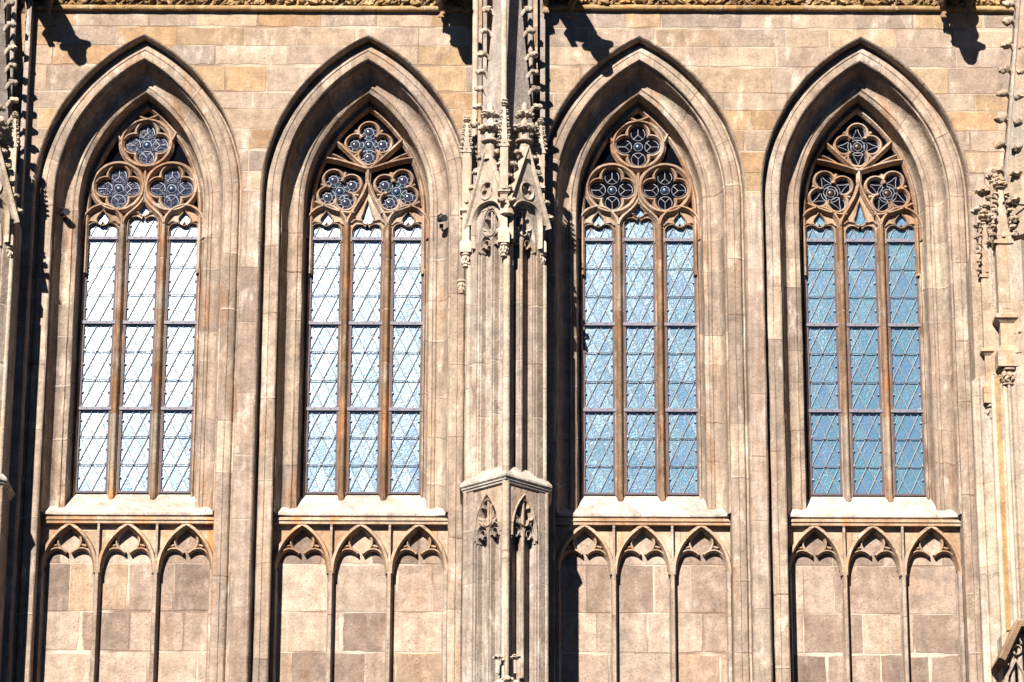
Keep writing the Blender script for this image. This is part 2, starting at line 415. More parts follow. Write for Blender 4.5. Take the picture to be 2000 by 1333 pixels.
# ------------------------------------------------------------------ shared measures
YG, DYG = 1.05, 0.19                                   # the glass stands YG + DYG behind the wall face
XC = [P(px, 630, YG + DYG)[0] + 0.03 for px in (270.5, 711.5, 1246.5, 1682.5)]
ZS = P(1000, 377)[1]                                  # springing of the arches
ZG = P(1000, 966, YG + DYG)[1]                              # foot of the glass
ZTOP = P(1000, -110)[1]
ZBOT = P(1000, 1450)[1]
ARC = 1.71
W_OUT, W_EDGE, W_IN = 2.09, 1.70, 1.15
SILL_DROP, Y_SILL = 0.57, 0.58
ZSILL = ZG - SILL_DROP
def arch(w, zs, c=ARC, n=18):
    r = w + c; th = math.acos(c / r)
    return [(-c + r * math.cos(th * i / n), zs + r * math.sin(th * i / n)) for i in range(n + 1)]
def arch_full(w, zs, c=ARC, n=18):
    a = arch(w, zs, c, n)
    return [(-x, z) for x, z in a] + a[-2::-1]
def circle(cx, cz, r, n=32, a0=0.0, a1=360.0):
    full = abs(a1 - a0) >= 359.9
    k = n if full else n + 1
    return [(cx + r * math.cos(R(a0 + (a1 - a0) * i / n)), cz + r * math.sin(R(a0 + (a1 - a0) * i / n))) for i in range(k)]
def bez(p0, p1, p2, p3, n=12):
    out = []
    for i in range(n + 1):
        t = i / n; u = 1 - t
        out.append(tuple(u ** 3 * p0[k] + 3 * u * u * t * p1[k] + 3 * u * t * t * p2[k] + t ** 3 * p3[k] for k in (0, 1)))
    return out
def foil(cx, cz, a, b, rot=0.0, lobes=4, n=14):
    out = []; half = 180.0 / lobes
    for k in range(lobes):
        for i in range(n):
            ph = -half + 2 * half * i / n
            r = b * math.cos(R(ph)) + math.sqrt(max(a * a - (b * math.sin(R(ph))) ** 2, 0.0))
            t = R(rot + k * 2 * half + ph)
            out.append((cx + r * math.cos(t), cz + r * math.sin(t)))
    return out
def bar(h, front, back, flat=0.35):
    m = front + (back - front) * 0.4
    return [(-h, back), (-h, m + 0.02), (-h * 0.72, m), (-h * flat, front + 0.012), (-h * flat * 0.6, front), (h * flat * 0.6, front), (h * flat, front + 0.012), (h * 0.72, m), (h, m + 0.02), (h, back)]

# ------------------------------------------------------------------ the wall
def build_wall():
    t = thing('cathedral_wall', 'long cream and ochre ashlar stone wall around the four tall pointed windows', 'wall', (0, 0, ZBOT))
    mb = MB()
    for i, xc in enumerate(XC):
        a = arch_full(W_OUT, ZS)
        for (x0, z0), (x1, z1) in zip(a, a[1:]):
            mb.add([(xc + x0, 0, z0), (xc + x1, 0, z1), (xc + x1, 0, ZTOP), (xc + x0, 0, ZTOP)], [(0, 1, 2, 3)])
    edges = [-13.0] + [e for xc in XC for e in (xc - W_OUT, xc + W_OUT)] + [13.0]
    mb.build('ashlar_face', M['wall'], t, 0)
    mb = MB()
    for k in range(0, len(edges), 2):
        mb.add([(edges[k], 0, ZBOT), (edges[k + 1], 0, ZBOT), (edges[k + 1], 0, ZS), (edges[k], 0, ZS)], [(0, 1, 2, 3)])
    mb.build('pier_strip', M['strip'], t, 0)
    mb = MB()
    for k in range(0, len(edges), 2):
        mb.add([(edges[k], 0, ZS), (edges[k + 1], 0, ZS), (edges[k + 1], 0, ZTOP), (edges[k], 0, ZTOP)], [(0, 1, 2, 3)])
    mb.add([(-13, 0, ZTOP), (13, 0, ZTOP), (13, 1.6, ZTOP), (-13, 1.6, ZTOP)], [(0, 1, 2, 3)])
    mb.build('ashlar_face', M['wall'], t, 0)
build_wall()

# ------------------------------------------------------------------ windows
def sill_z(y):
    return ZG - SILL_DROP * (YG + DYG - y) / (YG + DYG - Y_SILL)
def q_ell(x0, x1, y0, y1, n=8):
    # hollow moulding from the arris (x1, y0) to the inner end (x0, y1)
    return [(x0 + (x1 - x0) * math.cos(R(90) * i / n), y0 + (y1 - y0) * math.sin(R(90) * i / n)) for i in range(n + 1)]
def roll(x, y, r, n=6):
    return [(x + r * math.cos(R(180) * i / n), y - r * math.sin(R(180) * i / n)) for i in range(n + 1)]
SURROUND = [(W_OUT, 0.0), (2.075, 0.01), (2.055, 0.035), (2.045, 0.07), (2.04, 0.16), (2.035, 0.30), (2.0, 0.31), (1.985, 0.27), (1.97, 0.24), (1.955, 0.225), (1.87, 0.215), (1.855, 0.235), (1.84, 0.215), (1.735, 0.205), (1.715, 0.21), (W_EDGE, 0.23),
            (1.698, 0.235), (1.69, 0.32), (1.665, 0.335), (1.66, 0.36)] + q_ell(1.425, 1.655, 0.37, 0.74) + roll(1.39, 0.74, 0.034) + [(1.35, 0.745), (1.34, 0.725), (1.275, 0.75), (1.265, 0.77)] \
    + q_ell(1.175, 1.262, 0.78, 1.19, 6) + [(1.15, 1.20), (1.15, 1.33)]
def jamb_path(w, y, n=18):
    zb = ZBOT if w >= W_EDGE - 0.001 else max(sill_z(y) - 0.06, ZSILL - 0.04)
    a = arch_full(w, ZS, ARC, n)
    up = [zb + (ZS - zb) * k / 30 for k in range(30)]
    return [(-w, z) for z in up] + a + [(w, z) for z in up[::-1]]
LW, LX = 0.275, 0.822                                   # half width of a light, spacing of the lights
zp = lambda py, Y=0.97: P(1000, py, Y + DYG)[1]
Z_SP = zp(446)                                         # springing of the light heads
def rel(px, py, k):
    x, z = P(px, py, 0.93)
    return x - XC[k], z
def lattice(mb, xc, z0, z1):
    dw, dh = LW, 0.585                                 # quarry size
    s = dh / dw                                        # slope
    for sg in (1, -1):
        k0 = -40
        for k in range(-6, 60):
            zz = z0 + k * dh                           # line through (xc-LW, zz)
            pts = []
            a0, a1 = -LW, LW
            za, zb_ = (zz, zz + s * (a1 - a0)) if sg > 0 else (zz + s * (a1 - a0), zz)
            lo, hi = min(za, zb_), max(za, zb_)
            if hi <= z0 + 1e-4 or lo >= z1: continue
            t0, t1 = max(0, (z0 - lo) / (hi - lo)), min(1, (z1 - lo) / (hi - lo))
            if sg > 0: pts = [(xc + a0 + (a1 - a0) * t, YG - 0.016, lo + (hi - lo) * t) for t in (t0, t1)]
            else: pts = [(xc + a1 + (a0 - a1) * t, YG - 0.016, lo + (hi - lo) * t) for t in (t0, t1)]
            if t1 - t0 > 0.02: mb.tube(pts, 0.0095, 6)
    k = 0
    z = z0
    while z < z1:
        for sx in (-1, 1): mb.blob((xc + sx * (LW - 0.015), YG - 0.02, z), 0.026, 1, 0.1)
        z += dh / 2
def build_window(i, kind, label):
    xc = XC[i]
    t = thing('gothic_window', label, 'window', (xc, 0.5, ZSILL), 'tall three-light tracery windows')
    fr = lambda a, d, z: Vector((xc + a, d + DYG, z))
    # moulded stone surround
    mb = MB()
    rings = [jamb_path(w, y) for w, y in SURROUND]
    n = len(rings[0]); ref = jamb_path(1.6, 0.5); L = [0.0]
    for p, q in zip(ref, ref[1:]): L.append(L[-1] + math.hypot(q[0] - p[0], q[1] - p[1]))
    U = [0.0]
    for p, q in zip(SURROUND, SURROUND[1:]): U.append(U[-1] + math.hypot(q[0] - p[0], q[1] - p[1]))
    def worn(x, y, z, k):                              # centuries of wear: edges wander by some millimetres
        q = Vector(((xc + x) * 1.7, z * 2.1, k * 0.35)); q2 = Vector(((xc + x) * 0.9 + 7, z * 5.5, k * 0.6))
        j = noise.noise(q) * 0.010 + noise.noise(q2) * 0.006
        return (xc + x + j * (1 if x > 0 else -1), y + j * 0.8 if y > 0.001 else y, z)
    vs = [worn(x, SURROUND[k][1], z, k) for k, r_ in enumerate(rings) for x, z in r_]
    fs, us = [], []
    for k in range(len(rings) - 1):
        for j in range(n - 1):
            fs.append((k * n + j, k * n + j + 1, (k + 1) * n + j + 1, (k + 1) * n + j))
            us.append(((U[k], L[j]), (U[k], L[j + 1]), (U[k + 1], L[j + 1]), (U[k + 1], L[j])))
    mb.add(vs, fs, us)
    mb.build('stone_surround', M['jamb'], t, 40)
    # sill
    mb = MB()
    e = W_EDGE - 0.003
    yg = YG + DYG
    prof = [(yg + 0.03, ZG + 0.004), (Y_SILL, ZSILL), (Y_SILL, ZSILL - 0.05), (Y_SILL + 0.03, ZSILL - 0.065), (Y_SILL + 0.06, ZSILL - 0.085), (1.0, ZSILL - 0.085), (yg + 0.03, ZG - 0.2)]
    m = len(prof); xs = [-e + 2 * e * k / 6 for k in range(7)]
    mb.add([(xc + x, y, z) for x in xs for y, z in prof],
           [(k * m + j, k * m + (j + 1) % m, (k + 1) * m + (j + 1) % m, (k + 1) * m + j) for k in range(6) for j in range(m)] + [tuple(range(m)), tuple(range(6 * m, 7 * m))])
    for sx in (-1, 1):                                 # stops under the hollow of the jamb
        x0_, x1_ = sorted((xc + sx * 1.36, xc + sx * (e - 0.001)))
        mb.add([(x0_, 0.578, ZSILL - 0.05), (x1_, 0.52, ZSILL - 0.05), (x1_, 0.72, ZSILL - 0.05), (x0_, 0.72, ZSILL - 0.05)] if sx > 0 else
               [(x0_, 0.52, ZSILL - 0.05), (x1_, 0.578, ZSILL - 0.05), (x1_, 0.72, ZSILL - 0.05), (x0_, 0.72, ZSILL - 0.05)], [(0, 1, 2, 3)])
        k_ = len(mb.v)
        b0 = mb.v[k_ - 4:k_]
        mb.add([tuple(p) for p in b0] + [(b0[0].x, b0[0].y, ZSILL + 0.0), (b0[1].x, b0[1].y, ZSILL + 0.0), (b0[2].x, b0[2].y, ZSILL + (0.20 if sx > 0 else 0.12)), (b0[3].x, b0[3].y, ZSILL + (0.12 if sx > 0 else 0.20))],
               [(0, 1, 5, 4), (1, 2, 6, 5), (3, 0, 4, 7), (4, 5, 6, 7), (2, 3, 7, 6)])
    mb.build('sill', M['sill'], t, 40)
    # mullions
    for sx in (-1, 1):
        mb = MB(fr)
        a = sx * LX / 2
        zm = Z_SP + 0.02
        pr = [(0.095, 1.06), (0.095, 0.995), (0.075, 0.985), (0.06, 0.93), (0.045, 0.91), (0.038, 0.875), (0.02, 0.855), (0, 0.85)]
        pr = pr + [(-o, d) for o, d in pr[-2::-1]]
        mb.sweep([(a, sill_z(0.85 + DYG) - 0.15), (a, ZG + 2.2), (a, zm)], pr)
        zb = sill_z(0.86 + DYG)
        mb.lathe([(0.03, zb - 0.12), (0.055, zb - 0.03), (0.062, zb + 0.05), (0.05, zb + 0.09), (0.045, zb + 0.16)], a, 0.885, 8)
        mb.build('mullion', M['mullion'], t, 40)
    # tracery
    tr = MB(fr)
    main, sub = bar(0.052, 0.865, 1.04), bar(0.034, 0.94, 1.045)
    wide = bar(0.06, 0.875, 1.04)
    tr.sweep([(-1.135, Z_SP - 1.0)] + arch_full(1.135, ZS) + [(1.135, Z_SP - 1.0)], bar(0.05, 0.90, 1.05))
    for sx in (-1, 1):
        tr.sweep([(sx * 1.165, ZG - 0.1), (sx * 1.165, Z_SP - 0.9)], bar(0.035, 0.93, 1.05))
    foils = []
    zc1, zc2 = zp(283, 0.93), zp(368, 0.93)
    heads = []
    if kind == 'A':
        for cx, cz in ((0.0, zc1), (-0.535, zc2), (0.535, zc2)):
            tr.sweep(circle(cx, cz, 0.507, 40), wide, True)
            foils.append((cx, cz, 0.0))
        for sx in (-1, 1):
            tr.sweep([(sx * 0.51, zc1 + 0.0), (sx * 0.63, zc1 + 0.26), (sx * 0.40, zc1 + 0.62)] if False else [(sx * 0.52, zc1 + 0.05), (sx * 0.60, zc1 + 0.22)], main)
            tr.sweep([(0, zc1 + 0.5), (sx * 0.22, zc1 + 0.60)], main)
        tr.sweep([(0, zc2 + 0.34), (0, zc2 - 0.34)], bar(0.04, 0.9, 1.04))
        apex = zp(386, 0.93)
    else:
        J = (0.0, zp(333, 0.93))
        ztop = zp(281, 0.93)
        foils.append((0.0, ztop, 0.0))
        for sx in (-1, 1):
            e1 = (sx * 0.68, zp(276, 0.93)); e2 = (sx * 0.89, zp(311, 0.93))
            tr.sweep(bez(J, (sx * 0.20, J[1] + 0.14), (sx * 0.45, e1[1] - 0.22), e1, 8), main)
            tr.sweep(bez(J, (sx * 0.3, J[1] + 0.10), (sx * 0.6, e2[1] - 0.03), e2, 8), main)
            tr.sweep(bez(J, (sx * 0.35, J[1] + 0.06), (sx * 0.5, e1[1] - 0.35), (sx * 0.78, zp(300, 0.93)), 6), sub)
            b0, b1 = (sx * 1.06, zp(397, 0.93)), (sx * 0.27, zp(418, 0.93))
            tr.sweep(bez(b0, (sx * 0.85, b0[1] - 0.10), (sx * 0.55, b1[1] - 0.02), b1, 8), main)
            foils.append((sx * 0.572, zp(372, 0.93), -sx * -28.0 if sx < 0 else -28.0))
        foils[1] = (-0.572, foils[1][1], 28.0)
        tr.sweep([J, (0, zp(356, 0.93))], bar(0.055, 0.87, 1.04))
        apex = zp(352, 0.93)
    for cx, cz, rot in foils:
        tr.sweep(foil(cx, cz, 0.222 if kind == 'A' else 0.205, 0.262, rot), bar(0.04, 0.925, 1.045), True)
        if kind == 'B':                                # spandrel cusps feathering out to the bars
            for k in range(4):
                th = R(rot + 45 + 90 * k)
                p0 = (cx + 0.20 * math.cos(th), cz + 0.20 * math.sin(th)); p1 = (cx + 0.40 * math.cos(th), cz + 0.40 * math.sin(th))
                tr.sweep([p0, p1], bar(0.05, 0.935, 1.045))
    # heads of the three lights
    for k in (-1, 0, 1):
        cx = k * LX; hw = LX / 2
        if k: 
            oc = arch_full(hw, Z_SP, 0.04, 10)
        else:
            h = apex - Z_SP
            half = bez((hw, Z_SP), (hw, Z_SP + 0.30), (0.07, Z_SP + h * 0.52), (0, apex), 12)
            oc = [(-a, z) for a, z in half] + half[-2::-1]
        oc = [(cx + a, z) for a, z in oc]
        tr.sweep([(oc[0][0], Z_SP - 0.25)] + oc + [(oc[-1][0], Z_SP - 0.25)], main)
        ez = zp(432) if k else (zp(413) if kind == 'A' else zp(428))
        er, tip = (0.128, 0.215) if k else ((0.125, 0.2) if kind == 'A' else (0.13, 0.42))
        eye = [(cx + er * math.cos(R(a)), ez + er * math.sin(R(a))) for a in range(140, 401, 20)] 
        eye = [(cx, ez - er * 1.22) if abs(x - cx) < 1e-6 and z < ez else (x, z) for x, z in eye] + [(cx + er * 0.32, ez + tip * 0.72), (cx, ez + tip), (cx - er * 0.32, ez + tip * 0.72)]
        hs = zp(452) if k else zp(439 if kind == 'A' else 453)
        lob = [(cx - 0.148 + 0.152 * math.cos(R(a)), hs - 0.02 + 0.152 * math.sin(R(a))) for a in range(180, 39, -20)]
        lobr = [(2 * cx - x, z) for x, z in lob[::-1]]
        head = lob + [(cx, hs + 0.16)] + lobr
        outer = [(cx - hw, Z_SP - 0.3)] + [(a, z) for a, z in oc] + [(cx + hw, Z_SP - 0.3)] + [(cx + 0.30, Z_SP - 0.3)] + head[::-1] + [(cx - 0.30, Z_SP - 0.3)]
        tr.plate(outer, [eye], 0.995, 1.045)
        tr.sweep(eye, bar(0.020, 0.955, 1.02), True)
        tr.sweep([(cx - 0.315, Z_SP - 0.3)] + [(a + (0.012 if a > cx else -0.012 if a < cx else 0), z + 0.02) for a, z in head] + [(cx + 0.315, Z_SP - 0.3)], bar(0.020, 0.955, 1.02))
        for sx in (-1, 1):                              # cusp struts from arch to eye
            tr.sweep([(cx + sx * 0.10, ez - 0.06), (cx + sx * 0.25, ez - 0.03), (cx + sx * 0.33, ez - 0.10)], bar(0.026, 0.94, 1.02))
        heads.append((eye, head, cx))
    tro = tr.build('tracery', M['tracery'], t, 35)
    # dark glass behind the tracery and leaded foils
    mb = MB(fr)
    a = arch_full(1.17, ZS)
    mb.plate(a + [(1.17, Z_SP - 0.4), (-1.17, Z_SP - 0.4)], [], YG + 0.012, YG + 0.03)
    mb.build('tracery_glass', M['foilglass'], t, 0)
    fmat = {0: 'bluefoil', 1: 'bluefoil', 2: 'foilglass', 3: 'foilglass'}[i]
    for cx, cz, rot in foils:
        g = MB(fr)
        g.plate(foil(cx, cz, 0.20, 0.262, rot), [], YG - 0.004, YG + 0.008)
        go = g.build('foil_glass', M[fmat], t, 0)
        ld = MB(fr); yl = YG - 0.014; rl = 0.0075
        def ring(x, z, r, mbx=ld, y=yl, rr=rl, n=20): mbx.tube([(x + r * math.cos(2 * math.pi * q / n), y, z + r * math.sin(2 * math.pi * q / n)) for q in range(n + 1)], rr, 5)
        ring(cx, cz, 0.088)
        if i == 3: ring(cx, cz, 0.145)
        b = MB(fr)
        b.blob((cx, YG - 0.006, cz), (0.075, 0.03, 0.075), 2, 0.02)
        b.build('centre_roundel', M['brownbead' if i == 3 else 'bead'], go, 60)
        for k in range(4):
            th = R(rot + 90 * k); dx, dz = math.cos(th), math.sin(th); ox, oz = -dz, dx
            lx, lz = cx + 0.275 * dx, cz + 0.275 * dz
            at = lambda f, s_: (cx + dx * f + ox * s_, yl, cz + dz * f + oz * s_)
            if i in (0, 2):
                ring(lx, lz, 0.142)
                ld.tube([at(0.26, 0), at(0.415, 0)], rl, 5)
                for s_ in (-1, 1): ld.tube([at(0.26, 0), at(0.19, 0.07 * s_), at(0.16, 0.10 * s_)], rl, 5)
            elif i == 1:
                rd = MB(fr); rd.blob((lx, YG - 0.004, lz), (0.085, 0.022, 0.085), 2, 0.02)
                rd.build('bullseye_roundel', M['roundel'], go, 60)
                ring(lx, lz, 0.09); ring(lx, lz, 0.165)
                for q in range(8):
                    c_, s_ = math.cos(q * math.pi / 4 + .3), math.sin(q * math.pi / 4 + .3)
                    ld.tube([(lx + 0.09 * c_, yl, lz + 0.09 * s_), (lx + 0.165 * c_, yl, lz + 0.165 * s_)], rl, 5)
                tg = MB(fr); tg.add([at(0.09, -0.07), at(0.09, 0.07), at(0.175, 0.085), at(0.175, -0.085)], [(0, 1, 2, 3)])
                tg.build('teal_quarry', M['tealglass'], go, 0)
            else:
                ring(lx, lz, 0.15)
                tips = [at(0.43, 0), at(0.17, 0.11), at(0.17, -0.11)]
                for q in range(3):
                    p, r_ = Vector(tips[q]), Vector(tips[(q + 1) % 3]); mid = (p + r_) / 2 * 0.72 + Vector((lx, yl, lz)) * 0.28
                    ld.tube([tuple(p), tuple((p + mid) / 2 * 0.97 + Vector((lx, yl, lz)) * 0.03), tuple(mid), tuple((r_ + mid) / 2 * 0.97 + Vector((lx, yl, lz)) * 0.03), tuple(r_)], rl, 5)
                ld.tube([at(0.09, 0), at(0.145, 0)], rl, 5)
        ld.build('lead_came', M['foillead'], go, 40)
    # the three glazed lights
    for (eye, head, cx), k in zip(heads, (-1, 0, 1)):
        g = MB(fr)
        zt = max(z for _, z in eye) + 0.03
        z0 = ZG
        nx, nz = 2, 24
        for q in range(nz):
            za, zb = z0 + (zt - z0) * q / nz, z0 + (zt - z0) * (q + 1) / nz
            uv = lambda a, z: ((a + LW) / LW + 20.0 * (k + 2), (z - z0) / 0.585)
            g.add([(cx - LW - .05, YG, za), (cx + LW + .05, YG, za), (cx + LW + .05, YG, zb), (cx - LW - .05, YG, zb)], [(0, 1, 2, 3)],
                  [(uv(-LW - .05, za), uv(LW + .05, za), uv(LW + .05, zb), uv(-LW - .05, zb))])
        go = g.build('light_glazing', M['glass%d' % i], t, 0)
        zh = max(z for _, z in head)
        l = MB(fr); lattice(l, cx, ZG + 0.02, zh - 0.06)
        eyel = [(cx + (a - cx) * 0.9, YG - 0.014, min(z, 99)) for a, z in eye]
        l.tube(eyel + [eyel[0]], 0.011, 5)
        l.tube([(a, YG - 0.014, z - 0.012) for a, z in head], 0.011, 5)
        l.build('lead_lattice', M['lead'], go, 40)
        fb = MB(fr)
        for sx in (-1, 1): fb.box(cx + sx * (LW + 0.022) - 0.022, cx + sx * (LW + 0.022) + 0.022, 1.0, YG - 0.002, ZG, zh - 0.12)
        fb.box(cx - LW - 0.04, cx + LW + 0.04, 1.005, YG - 0.003, ZG - 0.012, ZG + 0.03)
        fb.build('casement_frame', M['frame'], go, 0, 0.003)
        sads = [zp(467), zp(632), zp(800)]
        for z in sads:
            sb = MB(fr)
            sb.box(cx - LW - 0.06, cx + LW + 0.06, 0.975, 0.992, z - 0.034, z + 0.034)
            for sx in (-1, 1): sb.blob((cx + sx * 0.16, 0.972, z), (0.014, 0.012, 0.014), 1, 0.0)
            sb.build('saddle_bar', M['iron'], go, 30, 0.003)
        for p_, r_ in zip(sads, sads[1:] + [ZG]):
            for q in range(2):
                thn = MB(fr); z = p_ + (r_ - p_) * (q + 1) / 3
                thn.tube([(cx - LW - 0.02, YG - 0.035, z), (cx + LW + 0.02, YG - 0.035, z)], 0.010, 5)
                thn.build('tie_rod', M['iron'], go, 40)
    return t
WL = ['leftmost tall pointed window with blinding white sunlit panes and three ringed quatrefoils',
      'second pointed window from the left, pale blue white panes and star shaped tracery without rings',
      'pointed window just right of the central buttress, mid blue panes under three ringed quatrefoils',
      'rightmost tall pointed window with deep teal blue panes and ringless branching tracery']
for i, k in enumerate('ABAB'):
    build_window(i, k, WL[i])

# ------------------------------------------------------------------ blind arcades under the sills
Y_PANEL, Y_FRONT, DYA = 0.50, 0.27, 0.33
def build_arcade(i, label):
    xc = XC[i]
    t = thing('blind_arcade', label, 'blind arcade', (xc, 0.4, ZBOT), 'blind arcades under the window sills')
    fr = lambda a, d, z: Vector((xc + a, d + DYA, z))
    zt = ZSILL - 0.085
    za = P(1000, 1022, Y_FRONT + DYA)[1]
    e = W_EDGE - 0.004
    mb = MB(fr)
    prof = [(Y_PANEL, zt - 0.002), (0.265, zt - 0.002), (0.25, zt - 0.02), (0.25, zt - 0.04), (0.235, zt - 0.052), (0.235, zt - 0.066), (0.262, zt - 0.078), (0.262, za - 0.03), (Y_PANEL, za - 0.03)]
    m = len(prof)
    mb.add([(x, y, z) for x in (-e, e) for y, z in prof], [(j, (j + 1) % m, m + (j + 1) % m, m + j) for j in range(m)] + [tuple(range(m)), tuple(range(m, 2 * m))])
    mb.build('top_moulding', M['arcade'], t, 30)
    for sx in (-1, 1):
        mb = MB(); x0_, x1_ = sorted((xc + sx * e, xc + sx * (e + 0.12)))
        mb.box(x0_, x1_, 0.24, 1.1, ZBOT, ZSILL - 0.03)
        mb.build('reveal', M['strip'], t, 0)
    bw = 2 * e / 3
    zsp = P(1000, 1116, Y_FRONT + DYA)[1]
    for k in (-1, 0, 1):
        cx = k * bw
        pn = MB(fr)
        pn.box(cx - bw / 2 + (0.001 if k > -1 else 0), cx + bw / 2, Y_PANEL, Y_PANEL + 0.2, ZBOT, zt - 0.01)
        pn.build('panel', M['panel'], t, 0)
        a = MB(fr)
        hw = bw / 2 - 0.01
        hh = za - 0.02 - zsp
        c = (hh * hh - hw * hw) / (2 * hw)
        oc = [(cx + x, z) for x, z in arch_full(hw - 0.02, zsp, max(c, 0.0) + 0.02, 12)]
        prA = [(-0.055, Y_PANEL), (-0.055, 0.38), (-0.04, 0.355), (-0.038, 0.30), (-0.028, Y_FRONT + 0.01), (0.022, Y_FRONT), (0.035, 0.30), (0.038, 0.335), (0.055, 0.37), (0.055, 0.43)]
        prA = [(-o, d) for o, d in prA]
        a.sweep([(oc[0][0], zsp - 0.05)] + oc + [(oc[-1][0], zsp - 0.05)], prA)
        # spandrel plate behind the arch
        rect = [(cx - bw / 2 + 0.003, zsp), (cx - bw / 2 + 0.003, za - 0.03), (cx + bw / 2 - 0.003, za - 0.03), (cx + bw / 2 - 0.003, zsp)]
        a.plate(rect[:3] + [rect[3]] + [(x, z) for x, z in oc[::-1]], [], 0.40, Y_PANEL + 0.01)
        # trefoil cusping
        ez = P(1000, 1061, 0.45 + DYA)[1]; er = 0.225
        for sx in (-1, 1):
            eye = [(cx + sx * er * math.cos(R(q)), ez + er * math.sin(R(q))) for q in range(-72, 61, 12)] + [(cx + sx * 0.06, ez + er * 1.12), (cx, ez + er * 1.32)]
            a.sweep(eye, bar(0.036, 0.375, Y_PANEL + 0.01))
            lob = bez((cx + sx * 0.05, ez - er - 0.015), (cx + sx * 0.22, ez - er + 0.16), (cx + sx * 0.47, ez - er + 0.10), (cx + sx * (hw - 0.05), ez - er - 0.30), 10)
            a.sweep(lob, bar(0.038, 0.37, Y_PANEL + 0.01))
            a.sweep([(cx + sx * 0.235, ez - 0.08), (cx + sx * 0.33, ez - 0.10)], bar(0.04, 0.385, Y_PANEL + 0.01))
        a.build('arch_tracery', M['arcade'], t, 35)
    for k in (-1.5, -0.5, 0.5, 1.5):
        mb = MB(fr)
        x = k * bw
        if k < -1: x += 0.045
        if k > 1: x -= 0.045
        pr = [(0.068, Y_PANEL + 0.01), (0.068, 0.45), (0.052, 0.43), (0.05, 0.34), (0.038, 0.32), (0.036, Y_FRONT + 0.012), (0.028, Y_FRONT + 0.002), (-0.028, Y_FRONT + 0.002), (-0.036, Y_FRONT + 0.012), (-0.038, 0.32), (-0.05, 0.34), (-0.052, 0.43), (-0.068, 0.45), (-0.068, Y_PANEL + 0.01)]
        mb.sweep([(x, ZBOT), (x, zsp + 0.02)], pr)
        if abs(k) < 1: mb.box(x - 0.022, x + 0.022, Y_FRONT + 0.004, 0.42, zsp + 0.02, za - 0.032)
        mb.build('mullion', M['strip'], t, 30)
    return t
AL = ['blind arcade of three trefoil arches under the leftmost, white paned window',
      'blind arcade of three trefoil arches under the pale blue window left of the central buttress',
      'blind arcade half in the shadow of the central buttress, right beside it',
      'blind arcade of three trefoil arches under the rightmost, deep teal window']
for i in range(4): build_arcade(i, AL[i])

# ------------------------------------------------------------------ carved ornament
def leafball(mb, c, r, n=6, flat=0.75):
    mb.blob(c, (r * 0.55, r * 0.55, r * 0.6), 2, 0.2)
    for k in range(n):
        t = 2 * math.pi * k / n + random.uniform(-.2, .2)
        mb.blob((c[0] + math.cos(t) * r * 0.62, c[1] + math.sin(t) * r * 0.62, c[2] + random.uniform(-.12, .12) * r), (r * 0.36, r * 0.36, r * 0.36 * flat), 2, 0.38)
def crocket(mb, p, out, s):
    # a curling leaf: stalk, drooping knob and two side lobes
    p = Vector(p); o = Vector(out).normalized(); up = Vector((0, 0, 1)); sd_ = o.cross(up).normalized()
    mb.tube([tuple(p - o * s * 0.2 - up * s * 0.5), tuple(p + o * s * 0.25 + up * s * 0.1), tuple(p + o * s * 0.8 + up * s * 0.25)], [s * 0.2, s * 0.24, s * 0.26], 6)
    rt = Matrix.Rotation(math.atan2(o.y, o.x), 3, 'Z')
    mb.blob(tuple(p + o * s * 0.95 + up * s * 0.12), (s * 0.42, s * 0.40, s * 0.34), 2, 0.3, rt)
    for g in (-1, 1):
        mb.blob(tuple(p + o * s * 0.72 + sd_ * g * s * 0.36 + up * s * 0.12), (s * 0.34, s * 0.26, s * 0.26), 1, 0.35, rt)
    mb.blob(tuple(p + o * s * 0.55 + up * s * 0.42), (s * 0.35, s * 0.3, s * 0.2), 1, 0.3, rt)
def finial(mb, x, y, z, h, w):
    # z..z+h: neck, abacus, two tiers of leaves, bud
    mb.lathe([(w * 0.26, z), (w * 0.22, z + h * 0.10), (w * 0.50, z + h * 0.115), (w * 0.52, z + h * 0.15), (w * 0.30, z + h * 0.18), (w * 0.26, z + h * 0.22), (w * 0.32, z + h * 0.28), (w * 0.26, z + h * 0.36), (w * 0.2, z + h * 0.42),
              (w * 0.24, z + h * 0.52), (w * 0.17, z + h * 0.62), (w * 0.14, z + h * 0.75), (w * 0.2, z + h * 0.85), (w * 0.14, z + h * 0.95), (w * 0.03, z + h)], x, y, 10)
    for zz, rr, n in ((z + h * 0.42, w * 0.62, 6), (z + h * 0.72, w * 0.5, 5)):
        for k in range(n):
            t = 2 * math.pi * k / n + 0.3
            o = Vector((math.cos(t), math.sin(t), 0)); c = Vector((x, y, zz)) + o * rr * 0.7; rt = Matrix.Rotation(t, 3, 'Z')
            mb.tube([(x, y, zz - rr * 0.4), tuple(c + Vector((0, 0, rr * 0.05)))], [rr * 0.2, rr * 0.26], 6)
            mb.blob(tuple(c), (rr * 0.40, rr * 0.44, rr * 0.30), 2, 0.34, rt)
            mb.blob(tuple(c + o * rr * 0.22 - Vector((0, 0, rr * 0.16))), (rr * 0.24, rr * 0.26, rr * 0.22), 1, 0.3, rt)
